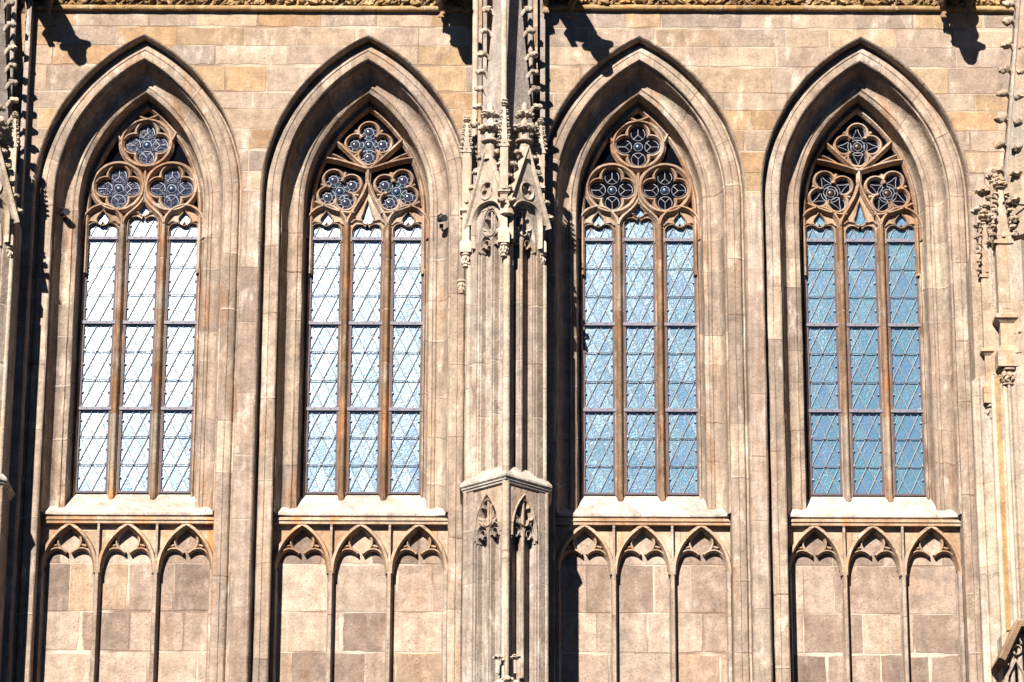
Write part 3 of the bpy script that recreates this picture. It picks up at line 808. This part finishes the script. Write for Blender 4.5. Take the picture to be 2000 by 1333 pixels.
def capital(mb, x, y, z, h, w, n=8):
    # carved bell between z and z+h under an octagonal abacus
    mb.lathe([(w * 0.42, z - h * 0.10), (w * 0.56, z - h * 0.05), (w * 0.56, z), (w * 0.42, z + h * 0.03), (w * 0.45, z + h * 0.4), (w * 0.62, z + h * 0.78)], x, y, 12)
    mb.lathe([(w * 0.80, z + h * 0.82), (w * 0.86, z + h * 0.86), (w * 0.86, z + h * 0.95), (w * 0.74, z + h)], x, y, 8, math.pi / 8)
    for zz, rr in ((z + h * 0.55, 0.62), (z + h * 0.28, 0.48)):
        for k in range(n):
            t = 2 * math.pi * (k + (0.5 if rr < .5 else 0)) / n
            mb.blob((x + math.cos(t) * w * rr, y + math.sin(t) * w * rr, zz + random.uniform(-.05, .05) * h), (w * 0.2, w * 0.2, h * 0.17), 2, 0.45)
def pinnacle(parent, x, y, zc, zb, z1, z2, zg, zt, w, mat_shaft='shaft', orn='pale'):
    """zc capital foot, zb capital top, z1 block top, z2 bracket, zg gablet, zt tip; w half width."""
    mb = MB()
    dia = lambda r: [(x, y - r), (x + r, y), (x, y + r), (x - r, y)]
    sq = lambda r: [(x - r, y - r), (x + r, y - r), (x + r, y + r), (x - r, y + r)]
    mb.prism(sq(w * 1.25), zb, z1)
    mb.prism(sq(w * 1.25), z1, z1 + w * 0.8, sq(w * 0.8))
    mb.prism(sq(w * 0.78), z1 + w * 0.5, z2)
    mb.prism(sq(w * 0.78), z2 - w * 0.5, z2, sq(w * 1.25)); mb.prism(sq(w * 1.35), z2, z2 + w * 0.35)
    mb.prism(sq(w * 1.35), z2 + w * 0.35, z2 + w * 0.7, sq(w * 0.9))
    mb.prism(sq(w * 0.86), z2 + w * 0.6, zg)
    mb.box(x - w * 0.5, x + w * 0.5, y - w * 0.9, y - w * 0.8, z2 + w * 1.2, zg - w * 0.5)
    o = mb.build('pinnacle', M[mat_shaft], parent, 30, 0.006)
    mb = MB()
    gh = w * 3.0
    for dx, dy in ((0, -1), (1, 0), (-1, 0)):
        sx_, sy_ = -dy, dx
        for f0, f1, d in ((1.3, 0.0, 1.02),):
            A = Vector((x + dx * w * 0.8 + sx_ * w * 1.2, y + dy * w * 0.8 + sy_ * w * 1.2, zg - w * 0.1)); B = Vector((x + dx * w * 0.8 - sx_ * w * 1.2, y + dy * w * 0.8 - sy_ * w * 1.2, zg - w * 0.1))
            T = Vector((x + dx * w * 0.8, y + dy * w * 0.8, zg + gh)); D = Vector((dx, dy, 0)) * w * 0.25
            mb.add([tuple(A), tuple(B), tuple(T), tuple(A + D), tuple(B + D), tuple(T + D)], [(0, 1, 2), (3, 5, 4), (0, 3, 4, 1), (1, 4, 5, 2), (2, 5, 3, 0)])
            c = (A + B) / 2 + Vector((0, 0, gh * 0.28)) + D
            mb.blob(tuple(c), (w * 0.28, w * 0.28, w * 0.28), 1, 0.2)
    sp0 = zg + w * 0.4
    mb.prism(sq(w * 0.8), sp0 - w * 0.5, zt - (zt - zg) * 0.16, sq(w * 0.22))
    nrow = 6
    for k in range(nrow):
        f = (k + 0.3) / nrow
        zz = sp0 + (zt - (zt - zg) * 0.2 - sp0) * f; r_ = w * (0.85 - 0.6 * f)
        for a, b_ in ((1, -1), (-1, -1), (1, 1), (-1, 1)):
            crocket(mb, (x + a * r_, y + b_ * r_, zz), (a, b_, 0), w * (0.75 - 0.25 * f))
    mb.build('crocketed_spirelet', M[orn], o, 50)
    mb = MB()
    h = (zt - zg) * 0.2
    finial(mb, x, y, zt - h, h, w * 1.3)
    mb.build('finial', M[orn], o, 50)
    if zc is not None:
        mb = MB(); capital(mb, x, y, zc, zb - zc, w * 1.35)
        mb.build('leaf_capital', M[orn], o, 50)
    return o

# ------------------------------------------------------------------ the buttress with its canopy work
XP = P(988, 940, -1.9)[0]
def zy(py, Y): return P(988, py, Y)[1]
S2 = math.sqrt(0.5)
HB, YB = 0.80, -1.02                                     # half width and shoulder depth of the lower stage
def build_buttress(label):
    t = thing('buttress', label, 'buttress', (XP, 0, ZBOT), 'canopied buttresses between the windows')
    def frame(side, h, yb):
        # side -1: left face from shoulder to nose; +1: right face from nose to shoulder
        if side < 0:
            O = Vector((XP - h, yb, 0)); A = Vector((S2, -S2, 0)); D = Vector((S2, S2, 0))
        else:
            O = Vector((XP, yb - h, 0)); A = Vector((S2, S2, 0)); D = Vector((-S2, S2, 0))
        return lambda a, d, z: O + A * a + D * d + Vector((0, 0, z))
    zcap = zy(952, YB); zcn = zy(962, YB)
    LF = HB / S2
    def stage(name, h, yb, z0, z1, rc):
        mb = MB()
        hi = h - rc * 1.41
        mb.prism([(XP - h + 0.01, 0.12), (XP - h + 0.01, yb), (XP - hi, yb), (XP, yb - hi), (XP + hi, yb), (XP + h - 0.01, yb), (XP + h - 0.01, 0.12)], z0, z1)
        o = mb.build(name, M['pier'], t, 30)
        lf = h / S2
        for sd_ in (-1, 1):
            f = MB(frame(sd_, h, yb))
            fl = (lambda a: a) if sd_ < 0 else (lambda a: lf - a)
            def strip(a0, a1, d0=0.0, z1_=z1):
                p, q = sorted((fl(a0), fl(a1)))
                f.box(p, q, d0, rc + 0.05, z0 + 0.001, z1_ - 0.001)
            strip(0.075, 0.25); strip(0.25, 0.29, 0.035); strip(0.29, 0.315, 0.075)
            strip(0.605, 0.645, 0.03); strip(0.585, 0.665, 0.075)
            strip(0.93, 0.955, 0.07); strip(0.955, lf - 0.07, 0.03)
            f.build('panel_strip', M['pier'], o, 0, 0.008)
        return o
    def nook(name, x, y, r, z0, z1, mat='pier', n=10):
        mb = MB(); mb.lathe([(r, z0), (r, (z0 + z1) / 2), (r, z1)], x, y, n); return mb.build(name, M[mat], t, 60)
    stage('lower_stage', HB, YB, ZBOT, zcap - 0.05, 0.2)
    nook('nose_shaft', XP, YB - HB + 0.05, 0.075, ZBOT, zcap - 0.03, 'pale')
    for sx in (-1, 1): nook('corner_shaft', XP + sx * (HB - 0.05), YB, 0.06, ZBOT, zcap - 0.03)
    # weathered cap
    mb = MB()
    pl = [(XP - HB, 0.1), (XP - HB, YB), (XP, YB - HB), (XP + HB, YB), (XP + HB, 0.1)]
    mb.plan_sweep(pl, [(-0.12, zcap + 0.26), (0.06, zcap + 0.045), (0.075, zcap + 0.02), (0.075, zcap - 0.02), (0.045, zcap - 0.05), (0.045, zcap - 0.075), (0.02, zcap - 0.09), (0.02, zcap - 0.12), (-0.02, zcap - 0.15), (-0.2, zcap - 0.15)])
    mb.build('weathered_cap', M['sill'], t, 30)
    # tracery heads of the sunk panels
    def tracery_panel(name, h, yb, zapex, zfoil, zfoot, sd_, rc, parent=t):
        lf = h / S2
        f = MB(frame(sd_, h, yb))
        cx = 0.625 if sd_ < 0 else lf - 0.625
        hw = 0.325
        zsp = zfoot + 0.02
        hh = zapex - zsp
        c = (hh * hh - hw * hw) / (2 * hw)
        oc = [(cx + x, z) for x, z in arch_full(hw, zsp, c, 12)]
        lo, hi_ = (0.25, 1.06) if sd_ < 0 else (lf - 1.06, lf - 0.25)
        f.plate([(lo, zsp - 0.02), (lo, zapex + 0.10), (hi_, zapex + 0.10), (hi_, zsp - 0.02)] + [(oc[-1][0], zsp - 0.02)] + oc[::-1] + [(oc[0][0], zsp - 0.02)], [], 0.012, rc + 0.05)
        f.sweep([(oc[0][0], zsp - 0.1)] + oc + [(oc[-1][0], zsp - 0.1)], bar(0.035, -0.012, rc))
        rf = 0.265
        f.sweep(circle(cx, zfoil, rf, 24), bar(0.028, 0.03, rc + .04), True)
        f.sweep(foil(cx, zfoil, 0.122, 0.132, 0), bar(0.02, 0.01, rc + .04), True)
        fo = foil(cx, zfoil, 0.118, 0.132, 0)
        f.plate(circle(cx, zfoil, rf, 24), [fo], 0.03, rc + .04)
        for g in (-1, 1):
            c2 = cx + g * hw / 2
            z2 = zfoil - rf - 0.13
            f.sweep([(c2 - 0.15, z2 - 0.14)] + [(c2 + x, z2 + z) for x, z in arch_full(0.145, 0, 0.06, 8)] + [(c2 + 0.15, z2 - 0.14)], bar(0.022, 0.03, rc + .04))
            for k in (-1, 1):
                f.sweep(circle(c2 + k * 0.075, z2 - 0.10, 0.068, 8, 10, 170), bar(0.02, 0.05, rc + .04))
            f.sweep(circle(c2, z2 + 0.02, 0.07, 10, -40, 220), bar(0.018, 0.05, rc + .04))
        return f.build(name, M['pier'], parent, 35)
    for sd_ in (-1, 1):
        yq = YB - 0.4
        tracery_panel('tracery_panel', HB, YB, zy(967, yq), zy(1003, yq), zy(1044, yq), sd_, 0.2)
    # upper stage
    H2, Y2 = 0.76, -1.04
    zc_top = zy(428, Y2)
    stage('upper_stage', H2, Y2, zcap + 0.02, zc_top, 0.2)
    nook('nose_shaft', XP, Y2 - H2 + 0.05, 0.07, zcap + 0.1, zy(500, Y2 - H2), 'pale')
    for sx in (-1, 1): nook('corner_shaft', XP + sx * (H2 - 0.04), Y2, 0.058, zcap + 0.05, zy(520, Y2), 'pale')
    # core behind the gablets, then the spire
    lf2 = H2 / S2
    for sd_ in (-1, 1):
        yq = Y2 - 0.38
        tracery_panel('tracery_panel', H2, Y2, zy(402, yq), zy(438, yq), zy(480, yq), sd_, 0.2)
        # gablet
        f = MB(frame(sd_, H2, Y2))
        cx = 0.60 if sd_ < 0 else lf2 - 0.60
        zb_, zt_ = zy(432, yq), zy(292, yq)
        zr = zy(377, yq)
        tri = [(cx - 0.56, zb_), (cx, zt_), (cx + 0.56, zb_)]
        hwA = 0.40; zA = zy(398, yq)
        hh = zA - zb_; cA = max((hh * hh - hwA * hwA) / (2 * hwA), -0.1)
        zsA = zb_
        oc = [(cx + x, z) for x, z in arch_full(hwA, zsA, cA, 10)]
        f.plate(tri + oc[::-1], [foil(cx, zr, 0.082, 0.085, 90, 3)], -0.07, 0.03)
        f.plate([(cx - .3, zr - .35), (cx, zt_ - .25), (cx + .3, zr - .35)], [], 0.0, 0.05)
        f.sweep(circle(cx, zr, 0.175, 20), bar(0.022, -0.095, -0.05), True)
        f.sweep([(cx - 0.60, zb_ - 0.05), (cx, zt_), (cx + 0.60, zb_ - 0.05)], [(-0.05, 0.03), (-0.05, -0.05), (-0.02, -0.12), (0.02, -0.13), (0.045, -0.10), (0.045, 0.03)])
        f.sweep([(oc[0][0], zb_ - 0.5)] + oc + [(oc[-1][0], zb_ - 0.5)], bar(0.035, -0.10, 0.0))
        g = f.build('gablet', M['pale'], t, 35)
        fr = frame(sd_, H2, Y2)
        for e in (-1, 1):
            for k in range(5):
                q = (k + 0.6) / 5.3
                pz = zb_ + (zt_ - zb_) * q; pa = cx + e * 0.60 * (1 - q) + e * 0.03
                w0 = fr(pa, -0.04, pz); o_ = (fr(1, 0, 0) - fr(0, 0, 0)) * e
                cm = MB(); crocket(cm, tuple(w0), (o_.x, o_.y, 0.25), 0.145); cm.build('crocket', M['pale'], g, 50)
        fm = MB(); w0 = fr(cx, 0.0, 0)
        fm.lathe([(0.13, zt_ - 0.25), (0.085, zt_ + 0.12)], w0.x, w0.y, 8)
        finial(fm, w0.x, w0.y, zt_ + 0.02, zy(203, yq) - zt_, 0.35)
        fm.build('finial', M['pale'], g, 50)
    # spire behind
    mb = MB()
    zs0, zs1 = zc_top - 0.02, zy(-110, -0.9)
    dia = lambda r, y0: [(XP - r, y0), (XP, y0 - r), (XP + r, y0), (XP, y0 + r)]
    mb.prism([(XP - H2 + .1, 0.12), (XP - H2 + .1, Y2), (XP, Y2 - H2 + .14), (XP + H2 - .1, Y2), (XP + H2 - .1, 0.12)], zs0, zy(330, Y2))
    mb.prism(dia(0.58, -0.85), zy(335, -0.85), zs1, dia(0.17, -0.85))
    mb.box(XP - 0.30, XP + 0.30, -0.55, 0.1, zy(335, 0), zs1)
    sp = mb.build('spire', M['spire'], t, 30, 0.01)
    mb = MB()
    zk = zy(36, -1.1)
    mb.prism(dia(0.22, -0.85), zk - 0.12, zk, dia(0.30, -0.85)); mb.prism(dia(0.31, -0.85), zk, zk + 0.05); mb.prism(dia(0.24, -0.85), zk - 0.22, zk - 0.17)
    mb.build('ring_moulding', M['pale'], sp, 20, 0.008)
    cm = MB()
    for py in (20, 62, 108, 142, 175, 210, 246):
        for sx in (-1, 1):
            z = zy(py, -0.95)
            f = (z - zy(335, -0.85)) / (zs1 - zy(335, -0.85)); r_ = 0.58 + (0.17 - 0.58) * f
            cm = MB(); crocket(cm, (XP + sx * r_, -0.87, z), (sx, -0.35, 0), 0.17); cm.build('crocket', M['pale'], sp, 50)
    # slender shafts that run up out of sight
    for px, Y, r_, pb, mt in ((928, -0.62, 0.06, 250, 'shaft'), (984, -1.62, 0.062, 205, 'shaft'), (1036, -0.62, 0.055, 300, 'spire')):
        x = P(px, 150, Y)[0]
        nook('slender_shaft', x, Y, r_, zy(pb + 120, Y), zy(-110, Y), mt, 14)
    mb = MB()
    for px, Y in ((946, -0.35), (1060, -0.30)):
        x = P(px, 100, Y)[0]
        mb.box(x - 0.05, x + 0.05, Y, 0.05, zy(420, Y), zy(-110, Y))
    mb.build('back_fillet', M['spire'], t, 0, 0.01)
    # three pinnacles
    for px, Y, (pc, pb, p1, p2, pg, pt), w in ((910, Y2 - 0.02, (521, 496, 478, 416, 300, 226), 0.088), (984, Y2 - H2 - 0.02, (500, 477, 452, 378, 288, 190), 0.09), (1056, Y2 - 0.02, (521, 496, 478, 416, 302, 230), 0.088)):
        x = P(px, 450, Y)[0]; q = lambda p_: zy(p_, Y)
        pinnacle(t, x, Y, q(pc), q(pb), q(p1), q(p2), q(pg), q(pt), w)
    # leafy finial of the canopy below, at the foot of the picture
    mb = MB()
    x, Y = XP + 0.02, YB - HB - 0.20
    for px, py in ((972, 1284), (1007, 1284)):
        xx, zz = P(px, py, Y + 0.1)
        leafball(mb, (xx, Y + 0.1, zz), 0.10)
        mb.tube([(xx, Y + 0.12, zz - 0.3), (xx, Y + 0.1, zz)], 0.04, 6)
    for px, py, r_ in ((990, 1328, 0.13), (975, 1335, 0.12), (1008, 1336, 0.12), (990, 1350, 0.2)):
        xx, zz = P(px, py, Y)
        leafball(mb, (xx, Y, zz), r_)
    xx, zz = P(990, 1350, Y)
    mb.lathe([(0.16, ZBOT), (0.10, zz)], xx, Y, 8)
    mb.build('canopy_finial', M['pale'], t, 50)
    # small carved capital beside the window on the left
    mb = MB(); x, z = P(901, 572, -0.25); capital(mb, x, -0.25, z, 0.26, 0.10)
    mb.build('leaf_capital', M['pale'], t, 50)
    return t
but = build_buttress('central canopied stone buttress, in full view between the two pairs of windows')
lb = copy_tree(but)
lb.location = (XP - 10.32, 0, ZBOT + 0.10)
lb['label'] = 'canopied buttress cut by the left frame edge, throwing deep shadow beside the leftmost window'

# ------------------------------------------------------------------ right hand buttress, taller spire, lower canopy
def build_right():
    x0 = P(2010, 800, -1.5)[0]
    t = thing('buttress', 'pale buttress cut by the right frame edge, with a long row of crockets', 'buttress', (x0, 0, ZBOT), 'canopied buttresses between the windows')
    h, yb = 0.86, -0.62
    mb = MB()
    zc = zy(742, yb)
    mb.prism([(x0 - h, 0.12), (x0 - h, yb), (x0, yb - h), (x0 + h, yb), (x0 + h, 0.12)], ZBOT, zc + 2.6)
    o = mb.build('shaft_body', M['warm'], t, 30)
    def frL(a, d, z): return Vector((x0 - h, yb, 0)) + Vector((S2, -S2, 0)) * a + Vector((S2, S2, 0)) * d + Vector((0, 0, z))
    f = MB(frL)
    for a0, a1, d in ((0.0, 0.10, -0.05), (0.13, 0.34, -0.03), (0.42, 0.47, -0.08), (0.60, 0.66, -0.05), (0.80, 0.85, -0.08), (1.0, 1.2, -0.06)):
        f.box(a0, a1, d, 0.03, ZBOT, zc + 0.05)
    f.build('panel_strip', M['pale'], o, 0, 0.012)
    f = MB(frL); f.box(0.475, 0.595, -0.035, 0.03, P(1985, 1232, -1.0)[1], zc)
    f.build('ochre_strip', M['gold'], o, 0, 0.01)
    for a, r_, mt in ((0.44, 0.05, 'shaft'), (0.72, 0.05, 'shaft'), (0.0, 0.06, 'pale')):
        p = frL(a, -0.04, 0); mb = MB(); mb.lathe([(r_, ZBOT), (r_, zc)], p.x, p.y, 10); mb.build('corner_shaft', M[mt], t, 60)
    # two pinnacles
    for px, Y, (pc, pb, p1, p2, pg, pt), w in ((1931, -0.78, (826, 792, 760, 692, 545, 408), 0.135), (1966, -1.16, (752, 722, 692, 628, 480, 345), 0.175)):
        x = P(px, 650, Y)[0]; q = lambda p_: P(px, p_, Y)[1]
        pinnacle(t, x, Y, q(pc), q(pb), q(p1), q(p2), q(pg), q(pt), w, 'warm', 'warm')
    # tall leaf clusters between the pinnacles
    mb = MB()
    for px, py, Y, r_ in ((1912, 412, -0.6, 0.17), (1930, 403, -0.7, 0.18), (1922, 374, -0.75, 0.20), (1946, 356, -0.9, 0.16), (1938, 346, -0.9, 0.14), (1915, 440, -0.7, 0.15), (1945, 430, -0.8, 0.18), (1940, 388, -0.8, 0.16),
                          (1912, 465, -0.65, 0.11), (1946, 470, -0.8, 0.13), (1911, 495, -0.65, 0.10), (1947, 505, -0.75, 0.12), (1912, 530, -0.65, 0.10), (1948, 545, -0.75, 0.11), (1949, 585, -0.75, 0.10), (1950, 620, -0.75, 0.09), (1990, 690, -1.3, 0.12), (1994, 650, -1.3, 0.13), (1989, 620, -1.3, 0.12)):
        mb = MB(); x, z = P(px, py, Y); leafball(mb, (x, Y, z), r_, 6)
        if r_ > 0.135: mb.tube([(x, Y + .05, z - 0.9), (x, Y, z)], [0.07, 0.05], 6)
        mb.build('leaf_cluster', M['warm'], t, 50)
    # body behind the pinnacles and the spire with its crocketed arris
    mb = MB()
    xa, za = P(1958, 470, -0.8); xb, zb = P(1996, -80, -0.8)
    mb.prism([(xa, -0.8), (x0 + .4, -1.5), (x0 + 1.0, -0.8), (x0 + 1.0, 0.1), (xa, 0.1)], za, zb, [(xb, -0.8), (x0 + .4, -1.2), (x0 + .6, -0.8), (x0 + .6, 0.1), (xb, 0.1)])
    sp = mb.build('spire', M['warm'], t, 30)
    mb = MB()
    mb.tube([(xa, -0.82, za), (xb, -0.82, zb)], 0.06, 8)
    mb.build('arris_moulding', M['spire'], sp, 60)
    cm = MB()
    for py in (-10, 25, 58, 105, 153, 200, 250, 300, 350, 400, 440):
        fz = P(1975, py, -0.8)[1]; k = (fz - za) / (zb - za); x = xa + (xb - xa) * k
        cm = MB(); crocket(cm, (x - 0.02, -0.82, fz + 0.12), (-1, -0.3, 0), 0.22); cm.build('crocket', M['warm'], sp, 50)
        cm = MB(); crocket(cm, (x + 0.12, -0.90, fz - 0.02), (0.15, -1, 0), 0.23); cm.build('crocket', M['warm'], sp, 50)
    for px, py in ((1992, 505), (1990, 555), (1985, 590), (1996, 600)):
        cm = MB(); x, z = P(px, py, -1.2); leafball(cm, (x, -1.2, z), 0.13, 5); cm.build('crocket', M['warm'], sp, 50)
    # moulded arch that starts at the frame edge
    mb = MB()
    for k, (dx, dr) in enumerate(((0.0, 0.0), (0.12, 0.02), (0.22, 0.05), (0.32, 0.08))):
        pts = []
        for q in range(9):
            u_ = q / 8
            x, z = P(1977 + k * 7 + 60 * u_ ** 1.4, 705 - 150 * u_ ** 0.8 + k * 5, -1.15 + dr)
            pts.append((x, -1.15 + dr, z))
        mb.tube(pts, 0.035 - 0.003 * k, 6)
    x, z = P(1990, 705, -1.0)
    mb.box(x - 0.1, x + 1.3, -1.0, -0.7, z - 0.2, z + 1.9)
    mb.build('canopy_arch', M['pier'], t, 50)
    return t
build_right()

def build_canopy():
    Y = -1.75
    x0, z0 = P(2032, 1215, Y)
    t = thing('stone_canopy', 'dark edged carved stone canopy in the bottom right corner', 'canopy', (x0, -1.0, z0 - 2))
    xl, zl = P(1956, 1283, Y)
    xm, zm = P(1987, 1218, Y)
    mb = MB()
    fr = lambda a, d, z: Vector((a, d, z))
    # gabled roof slab: sloping left verge and level top
    pts = [(xl - 0.02, zl - 0.06), (xm, zm), (xm + 0.9, zm), (xm + 1.22, zl - 0.06)]
    mb.sweep(pts, [(-0.08, Y - 0.12), (0.02, Y - 0.14), (0.05, Y - 0.10), (0.05, Y + 1.0), (-0.08, Y + 1.0)])
    mb.sweep(pts, [(-0.13, Y + 0.02), (-0.08, Y - 0.05), (-0.08, Y + 1.0), (-0.13, Y + 1.0)])
    mb.build('gabled_hood', M['beast'], t, 20, 0.01)
    mb = MB()
    for px, py, pb in ((1976, 1262, 1420), (1992, 1262, 1420), (2012, 1250, 1420)):
        x, z = P(px, py, Y + 0.05); zz = P(px, pb, Y)[1]
        mb.lathe([(0.05, zz), (0.05, z)], x, Y + 0.1, 8)
    x, z = P(1985, 1300, Y)
    mb.sweep([(x - 0.25, z - 0.8), (x - 0.16, z - 0.2), (x, z + 0.1), (x + 0.16, z - 0.2), (x + 0.25, z - 0.8)], bar(0.04, Y - 0.02, Y + 0.2))
    mb.sweep(circle(x + 0.02, z + 0.3, 0.09, 12), bar(0.03, Y, Y + 0.2), True)
    for k in range(4):
        mb.sweep([(xl + 0.05 + k * 0.13, zl + 0.05 + k * 0.2), (xl + 0.13 + k * 0.13, zl - 0.15 + k * 0.2)], bar(0.03, Y, Y + 0.2))
    mb.box(xm - 0.25, xm + 1.1, Y + 0.35, Y + 1.1, zz, zm - 0.12)
    mb.build('openwork_tracery', M['pale'], t, 40)
build_canopy()

# ------------------------------------------------------------------ cornices
def build_cornice(xa, xb, label):
    z = P(0.5 * (xa + xb) * 100 + 1000, 17, -0.05)[1]
    t = thing('cornice', label, 'cornice', ((xa + xb) / 2, 0, z), 'carved cornices above the windows')
    mb = MB()
    n = 60; pts, rs = [], []
    for k in range(n + 1):
        x = xa + (xb - xa) * k / n
        j = noise.noise(Vector((x * 2.3, 4.1, 0)))
        pts.append((x, -0.055, z + 0.012 * j)); rs.append(0.062 + 0.010 * noise.noise(Vector((x * 5.0, 1, 2))))
    mb.tube(pts, rs, 12)
    mb.box(xa, xb, -0.03, 0.02, z - 0.055, z + 0.02)
    mb.build('roll_moulding', M['gold'], t, 60)
    mb = MB()
    mb.box(xa, xb, -0.02, 0.03, z + 0.02, z + 0.42)
    mb.box(xa, xb, -0.24, 0.03, z + 0.42, z + 0.52)
    mb.build('hollow', M['gold'], t, 0)
    mb = MB()
    x = xa + 0.1
    while x < xb - 0.1:
        s = random.uniform(0.09, 0.15)
        for q in range(4):
            mb.blob((x + random.uniform(-.12, .12), -0.07 + random.uniform(-.05, .03), z + 0.15 + random.uniform(-.05, .22)), (s * random.uniform(.4, 1.0), s * 0.5, s * random.uniform(.25, .6)), 2, 0.5, Matrix.Rotation(random.uniform(-.9, .9), 3, 'Y'))
        mb.tube([(x, -0.04, z + 0.07), (x + 0.12, -0.09, z + 0.16), (x + 0.22, -0.06, z + 0.3)], [0.018, 0.02, 0.012], 5)
        x += random.uniform(0.13, 0.24)
    mb.build('leaf_frieze', M['gold'], t, 50)
build_cornice(P(72, 17)[0], P(925, 17)[0], 'golden carved leaf cornice at the top, left of the central buttress')
build_cornice(P(1062, 17)[0], P(1996, 17)[0], 'golden carved leaf cornice at the top, right of the central buttress')

# ------------------------------------------------------------------ gargoyles
def gargoyle(px, yaw, label, pose=0):
    x, z = P(px, -14, 0.0)
    t_loc = (x, 0.0, z)
    me = bpy.data.meshes.new('gargoyle')
    V, E, RD = [], [], []
    def chain(pts, start=None):
        prev = start
        for p, r_ in pts:
            V.append(p); RD.append(r_); i = len(V) - 1
            if prev is not None: E.append((prev, i))
            prev = i
        return prev
    chain([((0, 0.25, 0.06), 0.30), ((0, -0.25, 0.06), 0.31), ((0, -0.65, 0.06), 0.27), ((0, -1.05, 0.05), 0.28), ((0, -1.38, 0.10), 0.19)])
    neck = chain([((0, -1.60, 0.13), 0.15), ((0, -1.82, 0.10), 0.19)], 4)
    sn = chain([((0, -2.00, 0.02), 0.16), ((0, -2.13, -0.04), 0.12)], neck)
    for s in (-1, 1):
        chain([((s * 0.20, -1.80, 0.16), 0.09), ((s * 0.31, -1.78, 0.17), 0.08), ((s * 0.37, -1.77, 0.14), 0.05)], neck)
        hd = 0.06 if s * (1 if pose % 2 else -1) > 0 else 0.0
        k = chain([((s * 0.24, -0.30, -0.02), 0.15), ((s * 0.31, -0.50, -0.26 - hd), 0.11), ((s * 0.28, -0.22, -0.50 - hd), 0.06), ((s * 0.28, -0.28, -0.60 - hd), 0.07)], 1)
        for d in (-0.05, 0.0, 0.05): chain([((s * 0.28 + d, -0.34, -0.65 - hd), 0.034), ((s * 0.28 + d * 1.2, -0.37, -0.70 - hd), 0.024)], k)
        k = chain([((s * 0.22, -1.10, -0.10), 0.13), ((s * 0.22, -0.86, -0.26), 0.09), ((s * 0.20, -1.06, -0.32), 0.06)], 3)
        for d in (-0.045, 0.0, 0.045): chain([((s * 0.20 + d, -1.14, -0.33), 0.03), ((s * 0.20 + d * 1.2, -1.18, -0.35), 0.02)], k)
    me.from_pydata(V, E, [])
    o = bpy.data.objects.new('gargoyle', me)
    COL.objects.link(o)
    o.location = t_loc; o.rotation_euler = (0, 0, yaw); o.scale = (0.9, 1.0, 0.9)
    sk = o.modifiers.new('skin', 'SKIN'); sk.use_smooth_shade = True
    for i, r_ in enumerate(RD): me.skin_vertices[0].data[i].radius = (r_, r_)
    me.skin_vertices[0].data[1].use_root = True
    ss = o.modifiers.new('sub', 'SUBSURF'); ss.levels = 2; ss.render_levels = 2
    tx = bpy.data.textures.new('fur', 'CLOUDS'); tx.noise_scale = 0.09
    dm = o.modifiers.new('fur', 'DISPLACE'); dm.texture = tx; dm.strength = 0.05; dm.texture_coords = 'LOCAL'
    me.materials.append(M['beast'])
    o['label'], o['category'], o['group'], o['kind'] = label, 'gargoyle', 'animal gargoyles under the roof edge', 'thing'
    return o
gargoyle(70, R(9), 'shaded stone animal gargoyle in the top left corner, beside the leftmost window', 1)
gargoyle(894, R(-12), 'stone animal gargoyle just left of the central buttress, hind paws hanging down', 0)
gargoyle(1085, R(9), 'stone animal gargoyle just right of the central buttress, casting a long slanting shadow', 1)
gargoyle(1868, R(-12), 'stone animal gargoyle over the rightmost window, casting a shadow with two ears', 0)

# ------------------------------------------------------------------ small fixtures
def fixture(px, py, Y, label, sx):
    x, z = P(px, py, Y)
    t = thing('floodlight', label, 'floodlight', (x, Y, z), 'small black floodlights on the window jambs')
    mb = MB()
    mb.tube([(x - 0.05, Y - 0.02, z), (x + 0.06, Y - 0.16, z - 0.01)], [0.05, 0.066], 14)
    mb.tube([(x + 0.06, Y - 0.16, z - 0.01), (x + 0.066, Y - 0.175, z - 0.011)], [0.072, 0.072], 14)
    mb.build('lamp_head', M['black'], t, 40)
    mb = MB()
    mb.tube([(x - 0.05, Y + 0.12, z + 0.05), (x - 0.06, Y - 0.02, z + 0.09), (x, Y - 0.1, z + 0.10), (x + 0.05, Y - 0.09, z + 0.04)], 0.02, 6)
    mb.box(x - 0.04, x + 0.04, Y + 0.06, Y + 0.14, z - 0.12, z - 0.05)
    mb.build('bracket', M['black'], t, 40)
fixture(126, 419, 0.62, 'small round black fixture on the left jamb of the leftmost window', 1)
fixture(862, 431, 0.42, 'small round black fixture on the right jamb of the second window', -1)
x0, z0 = P(1958, 396, -1.25); x1, z1 = P(2030, 405, -1.25)
mb = MB(); mb.tube([(x0, -1.25, z0), (x1, -1.25, z1)], 0.02, 6)
o = mb.build('tie_bar', M['black'], None, 40)
o['label'], o['category'], o['kind'] = 'thin dark iron bar crossing the right buttress spire', 'iron bar', 'thing'
